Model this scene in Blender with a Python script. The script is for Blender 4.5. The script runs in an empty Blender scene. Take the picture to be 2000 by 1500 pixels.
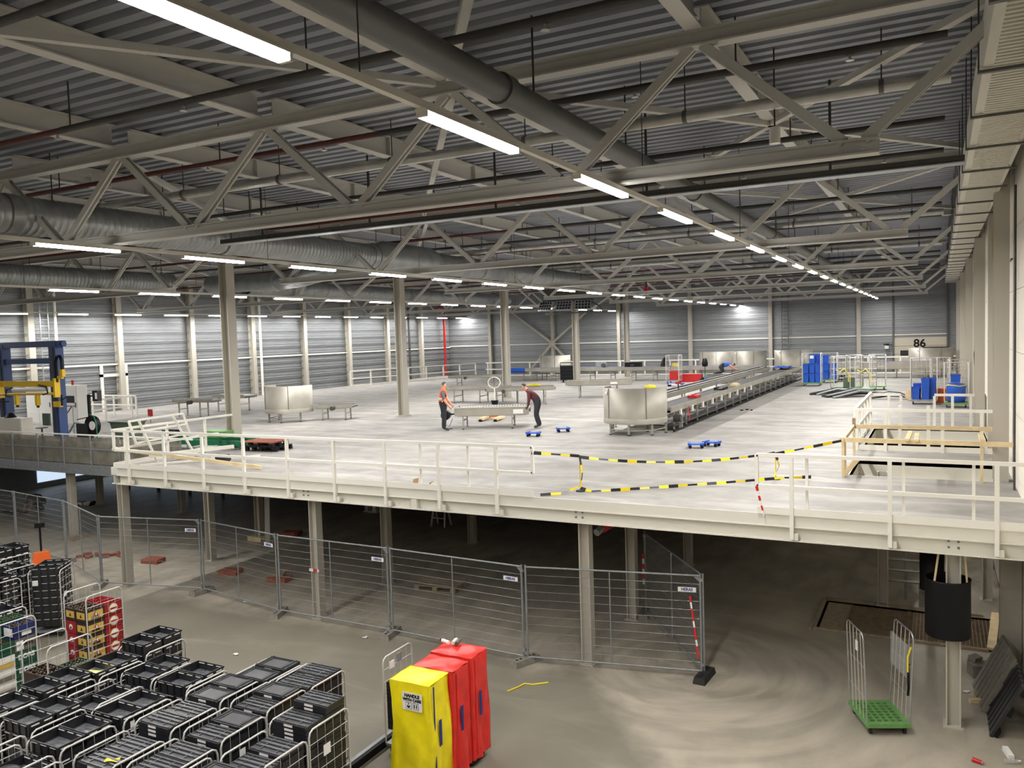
import bpy, math, random
from mathutils import Vector, Matrix, Euler
random.seed(7)
S = bpy.context.scene
COL = S.collection
# ------------------------------------------------------------------ camera, world, exposure
cam_d = bpy.data.cameras.new('camera'); cam = bpy.data.objects.new('camera', cam_d); COL.objects.link(cam)
S.camera = cam
cam_d.sensor_width = 36.0; cam_d.lens = 28.68; cam_d.clip_end = 300
YAW, PITCH, ROLL = 0.48208, 0.05827, -0.03146
def _cam():
    r = Vector((math.cos(YAW), math.sin(YAW), 0)); f = Vector((-math.sin(YAW), math.cos(YAW), 0)); u = Vector((0, 0, 1))
    f2 = f*math.cos(PITCH)-u*math.sin(PITCH); u2 = u*math.cos(PITCH)+f*math.sin(PITCH)
    r3 = r*math.cos(ROLL)+u2*math.sin(ROLL); u3 = u2*math.cos(ROLL)-r*math.sin(ROLL)
    m = Matrix((r3, u3, -f2)).transposed().to_4x4(); m.translation = (0, 0, 6.65)
    return m
cam.matrix_world = _cam()
W = bpy.data.worlds.new('hall_air'); S.world = W; W.use_nodes = True
W.node_tree.nodes['Background'].inputs[0].default_value = (.75, .8, .9, 1)
W.node_tree.nodes['Background'].inputs[1].default_value = .03
S.view_settings.view_transform = 'Standard'; S.view_settings.look = 'None'
S.view_settings.gamma = 1; S.view_settings.use_curve_mapping = False
S.view_settings.exposure = 0.0
LAMP_POWER = 400.0
S.cycles.use_light_tree = True
S.cycles.max_bounces = 4; S.cycles.diffuse_bounces = 3; S.cycles.glossy_bounces = 2; S.cycles.transparent_max_bounces = 4
S.cycles.use_adaptive_sampling = True; S.cycles.adaptive_threshold = .09; S.cycles.adaptive_min_samples = 16
S.cycles.sample_clamp_indirect = 6; S.cycles.caustics_reflective = False; S.cycles.caustics_refractive = False
S.cycles.use_denoising = True

# ------------------------------------------------------------------ materials
MATS = {}
def lin(c):
    return tuple((v/255/12.92 if v/255 <= .04045 else ((v/255+.055)/1.055)**2.4) for v in c)
def pm(name, rgb, rough=.5, metal=0., var=.12, scale=6., bump=0., stretch=(1, 1, 1), rgb2=None, spec=.5, emis=0., alpha=1.):
    m = bpy.data.materials.new(name); m.use_nodes = True; n = m.node_tree.nodes; l = m.node_tree.links
    b = n['Principled BSDF']; c = lin(rgb)
    b.inputs['Roughness'].default_value = rough; b.inputs['Metallic'].default_value = metal
    b.inputs['Specular IOR Level'].default_value = spec
    if alpha < 1: b.inputs['Alpha'].default_value = alpha
    if emis:
        b.inputs['Emission Color'].default_value = (*c, 1); b.inputs['Emission Strength'].default_value = emis
    if var > .06 or bump or rgb2:
        t = n.new('ShaderNodeTexCoord'); mp = n.new('ShaderNodeMapping'); mp.inputs['Scale'].default_value = stretch
        nz = n.new('ShaderNodeTexNoise'); nz.inputs['Scale'].default_value = scale; nz.inputs['Detail'].default_value = 2
        l.new(t.outputs['Object'], mp.inputs['Vector']); l.new(mp.outputs[0], nz.inputs['Vector'])
        r = n.new('ShaderNodeValToRGB'); l.new(nz.outputs[0], r.inputs[0])
        c2 = lin(rgb2) if rgb2 else tuple(min(1, v*(1+var)) for v in c); c1 = c if rgb2 else tuple(v*(1-var) for v in c)
        r.color_ramp.elements[0].color = (*c1, 1); r.color_ramp.elements[1].color = (*c2, 1)
        r.color_ramp.elements[0].position = .3; r.color_ramp.elements[1].position = .7
        l.new(r.outputs[0], b.inputs['Base Color'])
        if bump:
            bp = n.new('ShaderNodeBump'); bp.inputs['Strength'].default_value = bump; bp.inputs['Distance'].default_value = .02
            l.new(nz.outputs[0], bp.inputs['Height']); l.new(bp.outputs[0], b.inputs['Normal'])
    else:
        b.inputs['Base Color'].default_value = (*c, 1)
    MATS[name] = m
    return m
pm('steel_cream', (186, 181, 168), .55, var=.06, scale=1.5)
pm('truss_steel', (206, 204, 198), .55, var=.06, scale=1.5)
pm('roof_sheet', (152, 156, 165), .5, .3, var=.1, scale=.6)
pm('rail_white', (236, 233, 222), .4, var=.04, scale=2)
pm('edge_white', (222, 219, 206), .45, var=.06, scale=1.2)
pm('galvanised', (176, 180, 182), .33, .75, var=.1, scale=14)
pm('galv_dull', (150, 154, 156), .5, .5, var=.1, scale=8)
pm('liner_sheet', (146, 149, 151), .42, .4, var=.08, scale=1.2, stretch=(1, 1, 6))
pm('duct_metal', (150, 153, 152), .42, .55, var=.14, scale=2.5)
pm('pipe_silver', (190, 190, 186), .35, .6, var=.1, scale=6)
pm('pipe_grey', (98, 98, 96), .5, .1, var=.06)
pm('pipe_dark', (70, 68, 66), .55, .1, var=.1)
pm('pipe_red', (92, 46, 42), .5, var=.1)
pm('right_wall', (232, 225, 211), .7, var=.05, scale=.7)
pm('joint', (120, 114, 104), .8, var=0)
pm('black_plastic', (36, 37, 40), .34, var=.2, scale=20)
pm('black_plastic_worn', (66, 67, 70), .28, var=.25, scale=9)
pm('black', (16, 16, 18), .5, var=0, spec=.25)
pm('dirty_panel', (150, 146, 135), .6, var=.28, scale=2.5)
pm('dark_rubber', (36, 35, 34), .75, var=.15)
pm('cart_tube', (206, 204, 198), .35, .3, var=.06)
pm('crate_floor', (98, 99, 102), .25, var=.25, scale=12)
pm('label_white', (232, 230, 226), .6, var=.03)
pm('paper_yellow', (238, 228, 130), .7, var=.05)
pm('sticker_yellow', (236, 206, 40), .6, var=.04)
pm('tarp_yellow', (246, 226, 24), .38, var=.09, scale=5, bump=.25)
pm('tarp_red', (222, 48, 42), .36, var=.12, scale=5, bump=.25)
pm('strap_blue', (36, 48, 120), .6, var=.05)
pm('beer_red', (150, 30, 36), .45, var=.06)
pm('beer_yellow', (206, 168, 78), .5, var=.06)
pm('beer_brown', (48, 36, 30), .5, var=.1)
pm('beer_green', (24, 74, 52), .45, var=.08)
pm('beer_blue', (34, 42, 92), .45, var=.08)
pm('beer_grey', (104, 100, 92), .5, var=.1)
pm('bottle_cap', (120, 102, 80), .35, .4, var=.2)
pm('bottle_glass', (40, 24, 16), .15, var=.1)
pm('crate_white', (222, 218, 210), .5, var=.04)
pm('stainless', (160, 156, 144), .5, .35, var=.12, scale=1.6)
pm('stainless_dark', (122, 120, 114), .4, .5, var=.1, scale=4)
pm('belt_dark', (70, 70, 70), .6, var=.08)
pm('belt_blue', (48, 84, 186), .5, var=.05)
pm('belt_white', (226, 226, 222), .5, var=.03)
pm('blue_plastic', (30, 86, 190), .4, var=.08, scale=3)
pm('gantry_blue', (50, 72, 120), .45, var=.06)
pm('machine_yellow', (226, 186, 40), .4, var=.06)
pm('cabinet_white', (230, 230, 224), .4, var=.02)
pm('cabinet_cream', (210, 206, 192), .5, var=.03)
pm('screen', (44, 50, 54), .2, var=0)
pm('green_plastic', (104, 152, 86), .5, var=.1, scale=9)
pm('green_steel', (24, 100, 66), .45, var=.08)
pm('bin_green', (78, 92, 76), .5, var=.06)
pm('wood', (222, 200, 156), .65, var=.14, scale=4, stretch=(1, 1, 1))
pm('wood_old', (150, 136, 112), .8, var=.2, scale=7)
pm('cardboard', (196, 164, 116), .8, var=.06)
pm('orange', (226, 104, 36), .45, var=.06)
pm('red_paint', (186, 30, 34), .45, var=.06)
pm('tape_red', (206, 34, 36), .5, var=0)
pm('tape_yellow', (240, 212, 30), .45, var=.03)
pm('tape_black', (24, 24, 26), .45, var=0)
pm('yellow_cable', (226, 204, 40), .5, var=.05)
pm('concrete_block', (128, 124, 114), .85, var=.14, scale=12, bump=.2)
pm('brick_red', (150, 82, 60), .8, var=.15, scale=8)
pm('skin', (206, 150, 122), .55, var=.04)
pm('hair_grey', (92, 86, 80), .8, var=.2, scale=40)
pm('hair_brown', (66, 52, 42), .8, var=.2, scale=40)
pm('vest_orange', (250, 96, 40), .6, var=.05)
pm('vest_band', (226, 224, 214), .35, var=.03)
pm('shirt_grey', (96, 100, 104), .8, var=.08, scale=14)
pm('sweater_maroon', (92, 44, 48), .85, var=.1, scale=14)
pm('shirt_blue', (44, 96, 196), .8, var=.06)
pm('shirt_black', (42, 42, 46), .8, var=.1)
pm('trousers', (40, 42, 46), .8, var=.15, scale=10)
pm('shoe', (58, 58, 58), .6, var=.1)
pm('glove', (70, 68, 66), .8, var=.1)
pm('door_beige', (214, 206, 186), .55, var=.03)
pm('grate', (140, 122, 98), .6, .3, var=.2)
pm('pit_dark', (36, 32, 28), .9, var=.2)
pm('bolt', (120, 120, 116), .4, .6, var=0)
pm('cable', (24, 24, 24), .6, var=0)
pm('plexi', (134, 130, 118), .35, var=.3, scale=3, alpha=.6)
pm('plastic_film', (200, 200, 196), .25, var=.1, scale=6, alpha=.28)
pm('mark_blue', (70, 84, 150), .5, var=0)

def concrete(name, base, light, dark, scale, streak, rough, dust=None):
    m = bpy.data.materials.new(name); m.use_nodes = True; n = m.node_tree.nodes; l = m.node_tree.links
    b = n['Principled BSDF']; b.inputs['Roughness'].default_value = rough; b.inputs['Specular IOR Level'].default_value = .4
    t = n.new('ShaderNodeTexCoord')
    def noise(sc, st, det=5, dist=.0, rg=.62):
        mp = n.new('ShaderNodeMapping'); mp.inputs['Scale'].default_value = st
        z = n.new('ShaderNodeTexNoise'); z.inputs['Scale'].default_value = sc; z.inputs['Detail'].default_value = det
        z.inputs['Distortion'].default_value = dist; z.inputs['Roughness'].default_value = rg
        l.new(t.outputs['Object'], mp.inputs[0]); l.new(mp.outputs[0], z.inputs['Vector']); return z.outputs[0]
    def ramp(src, p0, c0, p1, c1):
        r = n.new('ShaderNodeValToRGB'); e = r.color_ramp.elements; e[0].position = p0; e[1].position = p1
        e[0].color = (*c0, 1); e[1].color = (*c1, 1); l.new(src, r.inputs[0]); return r.outputs[0]
    def mix(f, a, c, mode='MIX'):
        x = n.new('ShaderNodeMix'); x.data_type = 'RGBA'; x.blend_type = mode
        if isinstance(f, (int, float)): x.inputs[0].default_value = f
        else: l.new(f, x.inputs[0])
        l.new(a, x.inputs[6]); l.new(c, x.inputs[7]); return x.outputs[2]
    c = ramp(noise(scale, (1, 1, 1)), .35, lin(dark), .65, lin(base))
    s = ramp(noise(streak[0], streak[1], 4, .6), .5, (0, 0, 0), .78, (1, 1, 1))
    lt = n.new('ShaderNodeRGB'); lt.outputs[0].default_value = (*lin(light), 1)
    c = mix(s, c, lt.outputs[0])
    if dust:
        # dust swept up along the fence line and around the right-hand side of the hall
        sep = n.new('ShaderNodeSeparateXYZ'); l.new(t.outputs['Object'], sep.inputs[0])
        def mth(op, a, v):
            q = n.new('ShaderNodeMath'); q.operation = op
            (l.new(a, q.inputs[0]) if not isinstance(a, (int, float)) else None)
            (l.new(v, q.inputs[1]) if not isinstance(v, (int, float)) else q.inputs[1].__setattr__('default_value', v)); return q.outputs[0]
        wob = noise(.6, (1, 1, 1), 4)
        e2 = mth('ADD', mth('ADD', sep.outputs['Y'], mth('MULTIPLY', wob, 2.0)), mth('MAXIMUM', mth('MULTIPLY', mth('ADD', sep.outputs['X'], 6.2), 1.2), 0.))
        k = ramp(mth('MULTIPLY', mth('SUBTRACT', e2, 15.0), .8), .2, (0, 0, 0), .8, (1, 1, 1))
        dn = ramp(noise(1.4, (1.2, .5, 1), 5, .35, .6), .36, (.35, .35, .35), .7, (1, 1, 1))
        ox = mth('ADD', sep.outputs['X'], 4.4); oy = mth('SUBTRACT', sep.outputs['Y'], 15.6)
        rr = mth('SQRT', mth('ADD', mth('MULTIPLY', ox, ox), mth('MULTIPLY', oy, oy)), 0.); an = mth('ARCTAN2', oy, ox)
        cm = n.new('ShaderNodeCombineXYZ'); l.new(rr, cm.inputs[0]); l.new(mth('MULTIPLY', an, .5), cm.inputs[1])
        az = n.new('ShaderNodeTexNoise'); az.inputs['Scale'].default_value = 2.6; az.inputs['Detail'].default_value = 5; az.inputs['Distortion'].default_value = .5; l.new(cm.outputs[0], az.inputs['Vector'])
        arc = ramp(az.outputs[0], .38, (.4, .4, .4), .68, (.95, .95, .95)); near = ramp(mth('MULTIPLY', rr, .14), .25, (1, 1, 1), .95, (0, 0, 0))
        dn = mix(near, dn, arc)
        kk = mix(1., k, dn, 'MULTIPLY'); dr = n.new('ShaderNodeRGB'); dr.outputs[0].default_value = (*lin(dust), 1)
        c = mix(kk, c, dr.outputs[0])
    l.new(c, b.inputs['Base Color'])
    bp = n.new('ShaderNodeBump'); bp.inputs['Strength'].default_value = .15; bp.inputs['Distance'].default_value = .01
    l.new(noise(30, (1, 1, 1), 1), bp.inputs['Height']); l.new(bp.outputs[0], b.inputs['Normal'])
    MATS[name] = m
concrete('ground_concrete', (130, 125, 111), (142, 137, 122), (117, 112, 99), .35, (1.0, (.35, 1.2, 1)), .5, dust=(184, 175, 158))
concrete('deck_concrete', (158, 155, 149), (184, 181, 175), (134, 131, 126), .9, (1.3, (.3, 1.3, 1)), .62)
def emit(name, rgb, s):
    m = bpy.data.materials.new(name); m.use_nodes = True; n = m.node_tree.nodes; b = n['Principled BSDF']
    b.inputs['Base Color'].default_value = (.9, .9, .9, 1); b.inputs['Emission Color'].default_value = (*lin(rgb), 1)
    b.inputs['Emission Strength'].default_value = s; MATS[name] = m
emit('lamp_light', (255, 252, 249), LAMP_POWER)
emit('lamp_side', (255, 252, 249), 14.0)
MATS['lamp_side'].cycles.emission_sampling = 'NONE'
emit('daylight', (205, 224, 246), 1.0)

# ------------------------------------------------------------------ mesh building
class MB:
    def __init__(s): s.v = []; s.f = []; s.sm = []
    def _add(s, vs, fs, smooth=False):
        o = len(s.v); s.v += [tuple(p) for p in vs]; s.f += [tuple(i+o for i in q) for q in fs]; s.sm += [smooth]*len(fs); return s
    def box(s, x0, x1, y0, y1, z0, z1):
        v = [(x, y, z) for z in (z0, z1) for y in (y0, y1) for x in (x0, x1)]
        return s._add(v, [(0, 2, 3, 1), (4, 5, 7, 6), (0, 1, 5, 4), (2, 6, 7, 3), (0, 4, 6, 2), (1, 3, 7, 5)])
    def cb(s, c, d, rot=None):
        h = [k/2 for k in d]; v = [Vector((x, y, z)) for z in (-h[2], h[2]) for y in (-h[1], h[1]) for x in (-h[0], h[0])]
        if rot is not None: v = [rot @ p for p in v]
        return s._add([p+Vector(c) for p in v], [(0, 2, 3, 1), (4, 5, 7, 6), (0, 1, 5, 4), (2, 6, 7, 3), (0, 4, 6, 2), (1, 3, 7, 5)])
    @staticmethod
    def frame(p, q, up=(0, 0, 1)):
        d = (Vector(q)-Vector(p)).normalized(); u = Vector(up)
        if abs(d.dot(u)) > .98: u = Vector((0, 1, 0)) if abs(d.y) < .9 else Vector((1, 0, 0))
        a = d.cross(u).normalized(); b = a.cross(d).normalized(); return d, a, b
    def prof(s, p, q, poly, up=(0, 0, 1), smooth=False, caps=True):
        d, a, b = s.frame(p, q, up); n = len(poly)
        v = [Vector(p)+a*x+b*y for x, y in poly]+[Vector(q)+a*x+b*y for x, y in poly]
        f = [(i, (i+1) % n, n+(i+1) % n, n+i) for i in range(n)]
        s._add(v, f, smooth)
        if caps: s._add(v[:n], [tuple(range(n-1, -1, -1))]); s._add(v[n:], [tuple(range(n))])
        return s
    def bar(s, p, q, w, h=None, up=(0, 0, 1)):
        h = h or w; return s.prof(p, q, [(-w/2, -h/2), (w/2, -h/2), (w/2, h/2), (-w/2, h/2)], up)
    def ib(s, p, q, b, h, tw=.012, tf=.018, up=(0, 0, 1)):
        B, H, t = b/2, h/2, tw/2
        return s.prof(p, q, [(-B, -H), (B, -H), (B, -H+tf), (t, -H+tf), (t, H-tf), (B, H-tf), (B, H), (-B, H), (-B, H-tf), (-t, H-tf), (-t, -H+tf), (-B, -H+tf)], up)
    def cyl(s, p, q, r, n=10, r2=None, caps=True):
        d, a, b = s.frame(p, q); r2 = r if r2 is None else r2
        c = [(math.cos(2*math.pi*i/n), math.sin(2*math.pi*i/n)) for i in range(n)]
        v = [Vector(p)+(a*x+b*y)*r for x, y in c]+[Vector(q)+(a*x+b*y)*r2 for x, y in c]
        s._add(v, [(i, (i+1) % n, n+(i+1) % n, n+i) for i in range(n)], True)
        if caps: s._add(v[:n], [tuple(range(n-1, -1, -1))]); s._add(v[n:], [tuple(range(n))])
        return s
    def tube(s, pts, r, n=6, closed=False):
        P = [Vector(p) for p in pts]; k = len(P); rings = []; pa = None
        for i in range(k):
            if closed: d = (P[(i+1) % k]-P[i-1]).normalized()
            else: d = (P[min(i+1, k-1)]-P[max(i-1, 0)]).normalized()
            if pa is None:
                u = Vector((0, 0, 1)) if abs(d.z) < .9 else Vector((1, 0, 0)); a = d.cross(u).normalized()
            else:
                a = (pa-d*pa.dot(d)).normalized()
            pa = a; b = d.cross(a); rings.append([P[i]+(a*math.cos(2*math.pi*j/n)+b*math.sin(2*math.pi*j/n))*r for j in range(n)])
        v = [p for g in rings for p in g]; f = []
        for i in range(k if closed else k-1):
            i2 = (i+1) % k
            f += [(i*n+j, i*n+(j+1) % n, i2*n+(j+1) % n, i2*n+j) for j in range(n)]
        s._add(v, f, True)
        if not closed: s._add(rings[0], [tuple(range(n-1, -1, -1))]); s._add(rings[-1], [tuple(range(n))])
        return s
    def lathe(s, prof, n=20, c=(0, 0, 0), a0=0, a1=2*math.pi):
        full = abs(a1-a0-2*math.pi) < 1e-6; m = n if full else n+1; k = len(prof); v = []
        for i in range(m):
            a = a0+(a1-a0)*i/n
            v += [(c[0]+r*math.cos(a), c[1]+r*math.sin(a), c[2]+z) for r, z in prof]
        f = [(i*k+j, ((i+1) % m)*k+j, ((i+1) % m)*k+j+1, i*k+j+1) for i in range(n) for j in range(k-1)]
        return s._add(v, f, True)
    def sheet(s, fn, nu, nv, smooth=True):
        v = [fn(i/nu, j/nv) for i in range(nu+1) for j in range(nv+1)]
        return s._add(v, [(i*(nv+1)+j, (i+1)*(nv+1)+j, (i+1)*(nv+1)+j+1, i*(nv+1)+j+1) for i in range(nu) for j in range(nv)], smooth)
    def mesh(s, name, mat):
        me = bpy.data.meshes.new(name); me.from_pydata(s.v, [], s.f); me.polygons.foreach_set('use_smooth', s.sm)
        for k in (mat if isinstance(mat, (list, tuple)) else [mat]): me.materials.append(MATS[k])
        me.update(); return me
    def build(s, name, mat, parent=None, **k): return put(name, s.mesh(name, mat), parent, **k)
def put(name, me, parent=None, loc=None, rot=None, label=None, cat=None, group=None, kind=None):
    o = bpy.data.objects.new(name, me); COL.objects.link(o)
    if parent is not None: o.parent = parent
    if loc is not None: o.location = loc
    if rot is not None: o.rotation_euler = rot
    return tag(o, label, cat, group, kind)
def tag(o, label=None, cat=None, group=None, kind=None):
    if label: o['label'] = label
    if cat: o['category'] = cat
    if group: o['group'] = group
    if kind: o['kind'] = kind
    return o
def thing(name, label, cat, loc=(0, 0, 0), rz=0., group=None):
    o = bpy.data.objects.new(name, None); COL.objects.link(o); o.location = loc; o.rotation_euler = (0, 0, rz); o.empty_display_size = .1
    return tag(o, label, cat, group)
def struct(name, mb, mat): return mb.build(name, mat, kind='structure')
ORD = ['first', 'second', 'third', 'fourth', 'fifth', 'sixth', 'seventh', 'eighth', 'ninth', 'tenth', 'eleventh', 'twelfth', 'thirteenth', 'fourteenth', 'fifteenth', 'sixteenth', 'seventeenth', 'eighteenth', 'nineteenth', 'twentieth', 'twenty-first', 'twenty-second', 'twenty-third', 'twenty-fourth', 'twenty-fifth', 'twenty-sixth', 'twenty-seventh', 'twenty-eighth', 'twenty-ninth', 'thirtieth']
def text_part(name, body, size, mat, parent, mw, align='CENTER', ext=.002, bold=0.):
    c = bpy.data.curves.new(name, 'FONT'); c.body = body; c.size = size; c.align_x = align; c.align_y = 'CENTER'; c.extrude = ext; c.offset = bold
    c.resolution_u = 3
    t = bpy.data.objects.new(name, c); COL.objects.link(t); bpy.context.view_layer.update()
    me = bpy.data.meshes.new_from_object(t.evaluated_get(bpy.context.evaluated_depsgraph_get())); bpy.data.objects.remove(t)
    me.materials.clear(); me.materials.append(MATS[mat])
    me.transform(mw); return put(name, me, parent)
def face_matrix(origin, right, up):
    r = Vector(right).normalized(); u = Vector(up).normalized(); n = r.cross(u)
    m = Matrix((r, u, n)).transposed().to_4x4(); m.translation = origin; return m
# ------------------------------------------------------------------ setting: floors, walls, roof
XL, XR, YF, YB, ZD, ZR = -38.6, 1.35, 62.0, -12.0, 3.4, 10.5
g = MB()
PX0, PX1, PY0, PY1 = -2.35, 1.05, 18.75, 20.7          # pit in the ground floor on the right
g.box(XL, XR, YB, PY0, -.3, 0).box(XL, XR, PY1, YF, -.3, 0).box(XL, PX0, PY0, PY1, -.3, 0).box(PX1, XR, PY0, PY1, -.3, 0)
struct('floor', g, 'ground_concrete')
H1 = (-1.72, 1.1, 19.0, 21.4); H2 = (-1.78, 1.2, 23.05, 28.6)  # openings in the mezzanine deck
d = MB()
for (x0, x1, y0, y1) in ((-20.1, XR, 14.6, H1[2]), (-20.1, H1[0], H1[2], H1[3]), (H1[1], XR, H1[2], H1[3]), (-20.1, XR, H1[3], H2[2]),
                         (-20.1, H2[0], H2[2], H2[3]), (H2[1], XR, H2[2], H2[3]), (-20.1, XR, H2[3], 60.4), (XL, -20.1, 18.3, 60.4)):
    d.box(x0, x1, y0, y1, ZD-.12, ZD)
struct('floor_mezzanine', d, 'deck_concrete')
r = MB(); pitch = .3; n = int((YF-YB)/pitch)
prof = []
for i in range(n):
    y = YB+i*pitch; prof += [(y, ZR), (y+.14, ZR), (y+.17, ZR+.09), (y+.27, ZR+.09)]
prof.append((YB+n*pitch, ZR))
v = [(x, y, z) for x in (XL-.2, XR+.2) for y, z in prof]; k = len(prof)
r._add(v, [(i, i+1, k+i+1, k+i) for i in range(k-1)])
struct('ceiling', r, 'roof_sheet')

# walls: base sheet plus liner trays, each tray a piece of its own
def tray_mesh(length, h=.5):
    pf = [(0, .05), (.05, .05), (.06, 0), (.155, 0), (.165, .018), (.185, .018), (.195, 0), (.325, 0), (.335, .018), (.355, .018), (.365, 0), (.41, 0), (.42, .05), (.47, .05), (.47, -.03), (0, -.03)]
    m = MB(); nn = len(pf)
    v = [(x, -dd, z*h/.5) for x in (0, length) for z, dd in pf]
    m._add(v, [(i, nn+i, nn+(i+1) % nn, (i+1) % nn) for i in range(nn)]); m._add(v[:nn], [tuple(range(nn))]); m._add(v[nn:], [tuple(range(nn-1, -1, -1))])
    return m.mesh('liner_tray', 'liner_sheet')
wf = MB(); wf.box(XL-.4, XR+.4, YF+.04, YF+.3, 0, ZR+.1); wall_far = struct('wall_far', wf, 'liner_sheet')
FX = [-38.6, -34.3, -28.35, -22.55, -16.8, -10.85, -4.9, -2.75, 0.62, 1.35]
for a, b in zip(FX[:-1], FX[1:]):
    me = tray_mesh(b-a-.01)
    for i in range(14):
        if (a, b) == (-2.75, .62) and i < 5: continue
        put('liner_tray', me, wall_far, (a, YF, ZD+.02+i*.505))
wl = MB(); wl.box(XL-.3, XL-.04, YB, YF+.3, 0, ZR+.1); wall_left = struct('wall_left', wl, 'liner_sheet')
ly = [14.45+4.75*i for i in range(11)]+[YF]
for a, b in zip(ly[:-1], ly[1:]):
    if b-a < .2: continue
    me = tray_mesh(b-a-.01)
    for i in range(14): put('liner_tray', me, wall_left, (XL, a, ZD+.02+i*.505), (0, 0, math.pi/2))
wr = MB(); wr.box(XR+.1, XR+.3, YB, YF+.3, 0, ZR+.1); wall_right = struct('wall_right', wr, 'joint')
wpm = MB().box(0, .1, 0, 4.735, 0, 1.19).mesh('wall_panel', 'right_wall')
for j in range(11):
    for i in range(9): put('wall_panel', wpm, wall_right, (XR, 9.7+j*4.75, .05+i*1.2))
wb = MB(); wb.box(XL-.3, XR+.3, YB-.2, YB, 0, ZR+.1); struct('wall_back', wb, 'right_wall')
# girt rails along the liner walls
for i, (a, b) in enumerate(zip(FX[:-1], FX[1:])):
    if (a, b) == (.62, 1.35): continue
    put('girt', MB().box(a+.02, b-.02, YF-.1, YF-.035, 5.88, 5.96).mesh('girt', 'rail_white'), wall_far)
for a, b in zip(ly[:-1], ly[1:]):
    if b-a > .2: put('girt', MB().box(XL+.035, XL+.1, a+.02, b-.02, 5.8, 5.88).mesh('girt', 'rail_white'), wall_left)
# wall columns
for i, x in enumerate(FX[1:7]):
    MB().ib((x, YF-.2, ZD), (x, YF-.2, ZR-.1), .26, .32, up=(0, 1, 0)).build('wall_column', 'steel_cream', label='cream steel column on far wall, %s from the left corner' % ORD[i], cat='column', group='far wall columns')
for i, y in enumerate([23.95+4.75*i for i in range(8)]):
    MB().ib((XL+.2, y, ZD), (XL+.2, y, ZR-.1), .3, .34, up=(1, 0, 0)).build('wall_column', 'steel_cream', label='cream steel column on left wall, %s counted from picture edge' % ORD[i], cat='column', group='left wall columns')
for i, y in enumerate([19.2+9.5*i for i in range(5)]):
    MB().ib((1.13, y, ZD), (1.13, y, ZR-.1), .27, .3, up=(0, 1, 0)).build('wall_column', 'steel_cream', label='broad beige column on right wall, %s from camera' % ORD[i], cat='column', group='right wall columns')
for i, y in enumerate([23.95+9.5*i for i in range(4)]):
    MB().box(1.12, XR-.01, y-.1, y+.1, ZD, ZR-.1).build('wall_post', 'steel_cream', label='narrow beige post on right wall, %s from camera' % ORD[i], cat='column', group='right wall posts')
MB().box(1.0, XR-.01, 17.0, 17.3, 0, ZD-.2).build('wall_column', 'steel_cream', label='grey wall column below the deck beside the rubble', cat='column')
# interior columns
for i, y in enumerate([19.2, 28.7, 38.2, 47.7, 57.2]):
    t = thing('steel_column', 'tall steel column standing on the deck, %s from camera' % ORD[i], 'column', (-20.3, y, ZD), group='columns on the deck')
    MB().ib((0, 0, 0), (0, 0, ZR-ZD-.1), .34, .34, .02, .03, up=(1, 0, 0)).build('shaft', 'steel_cream', t)
    MB().box(-.22, .22, -.22, .22, 0, .03).build('base_plate', 'steel_cream', t)
# columns below the deck
def under(x, y, lab, top=2.95, foot=0, w=.22):
    t = thing('deck_column', lab, 'column', (x, y, foot), group='columns under the deck')
    MB().ib((0, 0, .02), (0, 0, top-foot), w, w, .016, .022, up=(1, 0, 0)).build('shaft', 'steel_cream', t)
    MB().box(-.15, .15, -.15, .15, 0, .02).build('base_plate', 'steel_cream', t)
for x, l in ((-20.2, 'front deck column at the left corner of the mezzanine'), (-13.27, 'front deck column with red tape tied around it'), (-6.27, 'front deck column beside the red pipe end'), (.22, 'front deck column passing through the black barrel')):
    under(x, 14.95, l)
for i, (x, y) in enumerate(((-27.05, 18.0), (-20.0, 17.75), (-13.32, 17.8), (-6.3, 17.75))): under(x, y, 'second-row column under the deck, %s from the left' % ORD[i], 2.95 if i else 2.5)
for i, (x, y) in enumerate(((-31.9, 22.5), (-27.0, 22.6), (-20.5, 20.3), (-13.4, 22.5), (-6.28, 22.45), (1.04, 22.2))): under(x, y, 'shaded rear column under the deck, %s from the left' % ORD[i], 3.2)
under(-1.16, 20.9, 'column under the deck beside the pit grating', 3.2)
# edge beam, fascia, joists under the deck
t = thing('edge_beam', 'white steel beam along the front edge of the mezzanine deck', 'beam', (0, 14.62, 0))
MB().ib((-19.9, .06, 3.08), (XR, .06, 3.08), .24, .26, .014, .02).build('beam', 'edge_white', t)
MB().box(-20.12, XR, -.04, -.021, 3.2, 3.41).build('fascia', 'edge_white', t)
MB().box(-20.0, XR, -.022, .12, 3.2, 3.215).build('ledge', 'edge_white', t)
for x in (-13.27, -6.27, .22):
    for dx in (-.07, .07):
        for dz in (-.05, .05): MB().cyl((x+dx, -.005+.06, 3.1+dz), (x+dx, .03, 3.1+dz), .018, 6).build('bolt', 'bolt', t)
MB().box(-10.2, -10.06, -.05, .06, 2.97, 3.2).build('bracket', 'edge_white', t)
t = thing('side_beam', 'white steel beam on the left side of the mezzanine corner', 'beam', (-20.12, 14.6, 0))
MB().ib((.08, -.02, 3.08), (.08, 3.7, 3.08), .2, .26, .014, .02).build('beam', 'edge_white', t)
MB().box(-.02, 0, -.02, 3.7, 3.2, 3.41).build('fascia', 'edge_white', t)
for i, x in enumerate((-20.2+.45, -13.27, -6.27, -.3)):
    MB().ib((x, 14.8, 3.12), (x, H1[2] if x > -1 else 40, 3.12), .18, .28).build('floor_joist', 'steel_cream', label='steel joist under the deck, %s from left' % ORD[i], cat='beam', group='deck joists')
MB().ib((-38.5, 18.4, 3.12), (-20.2, 18.4, 3.12), .18, .28).build('floor_joist', 'steel_cream', label='steel joist behind the grey walkway parapet', cat='beam')

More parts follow.
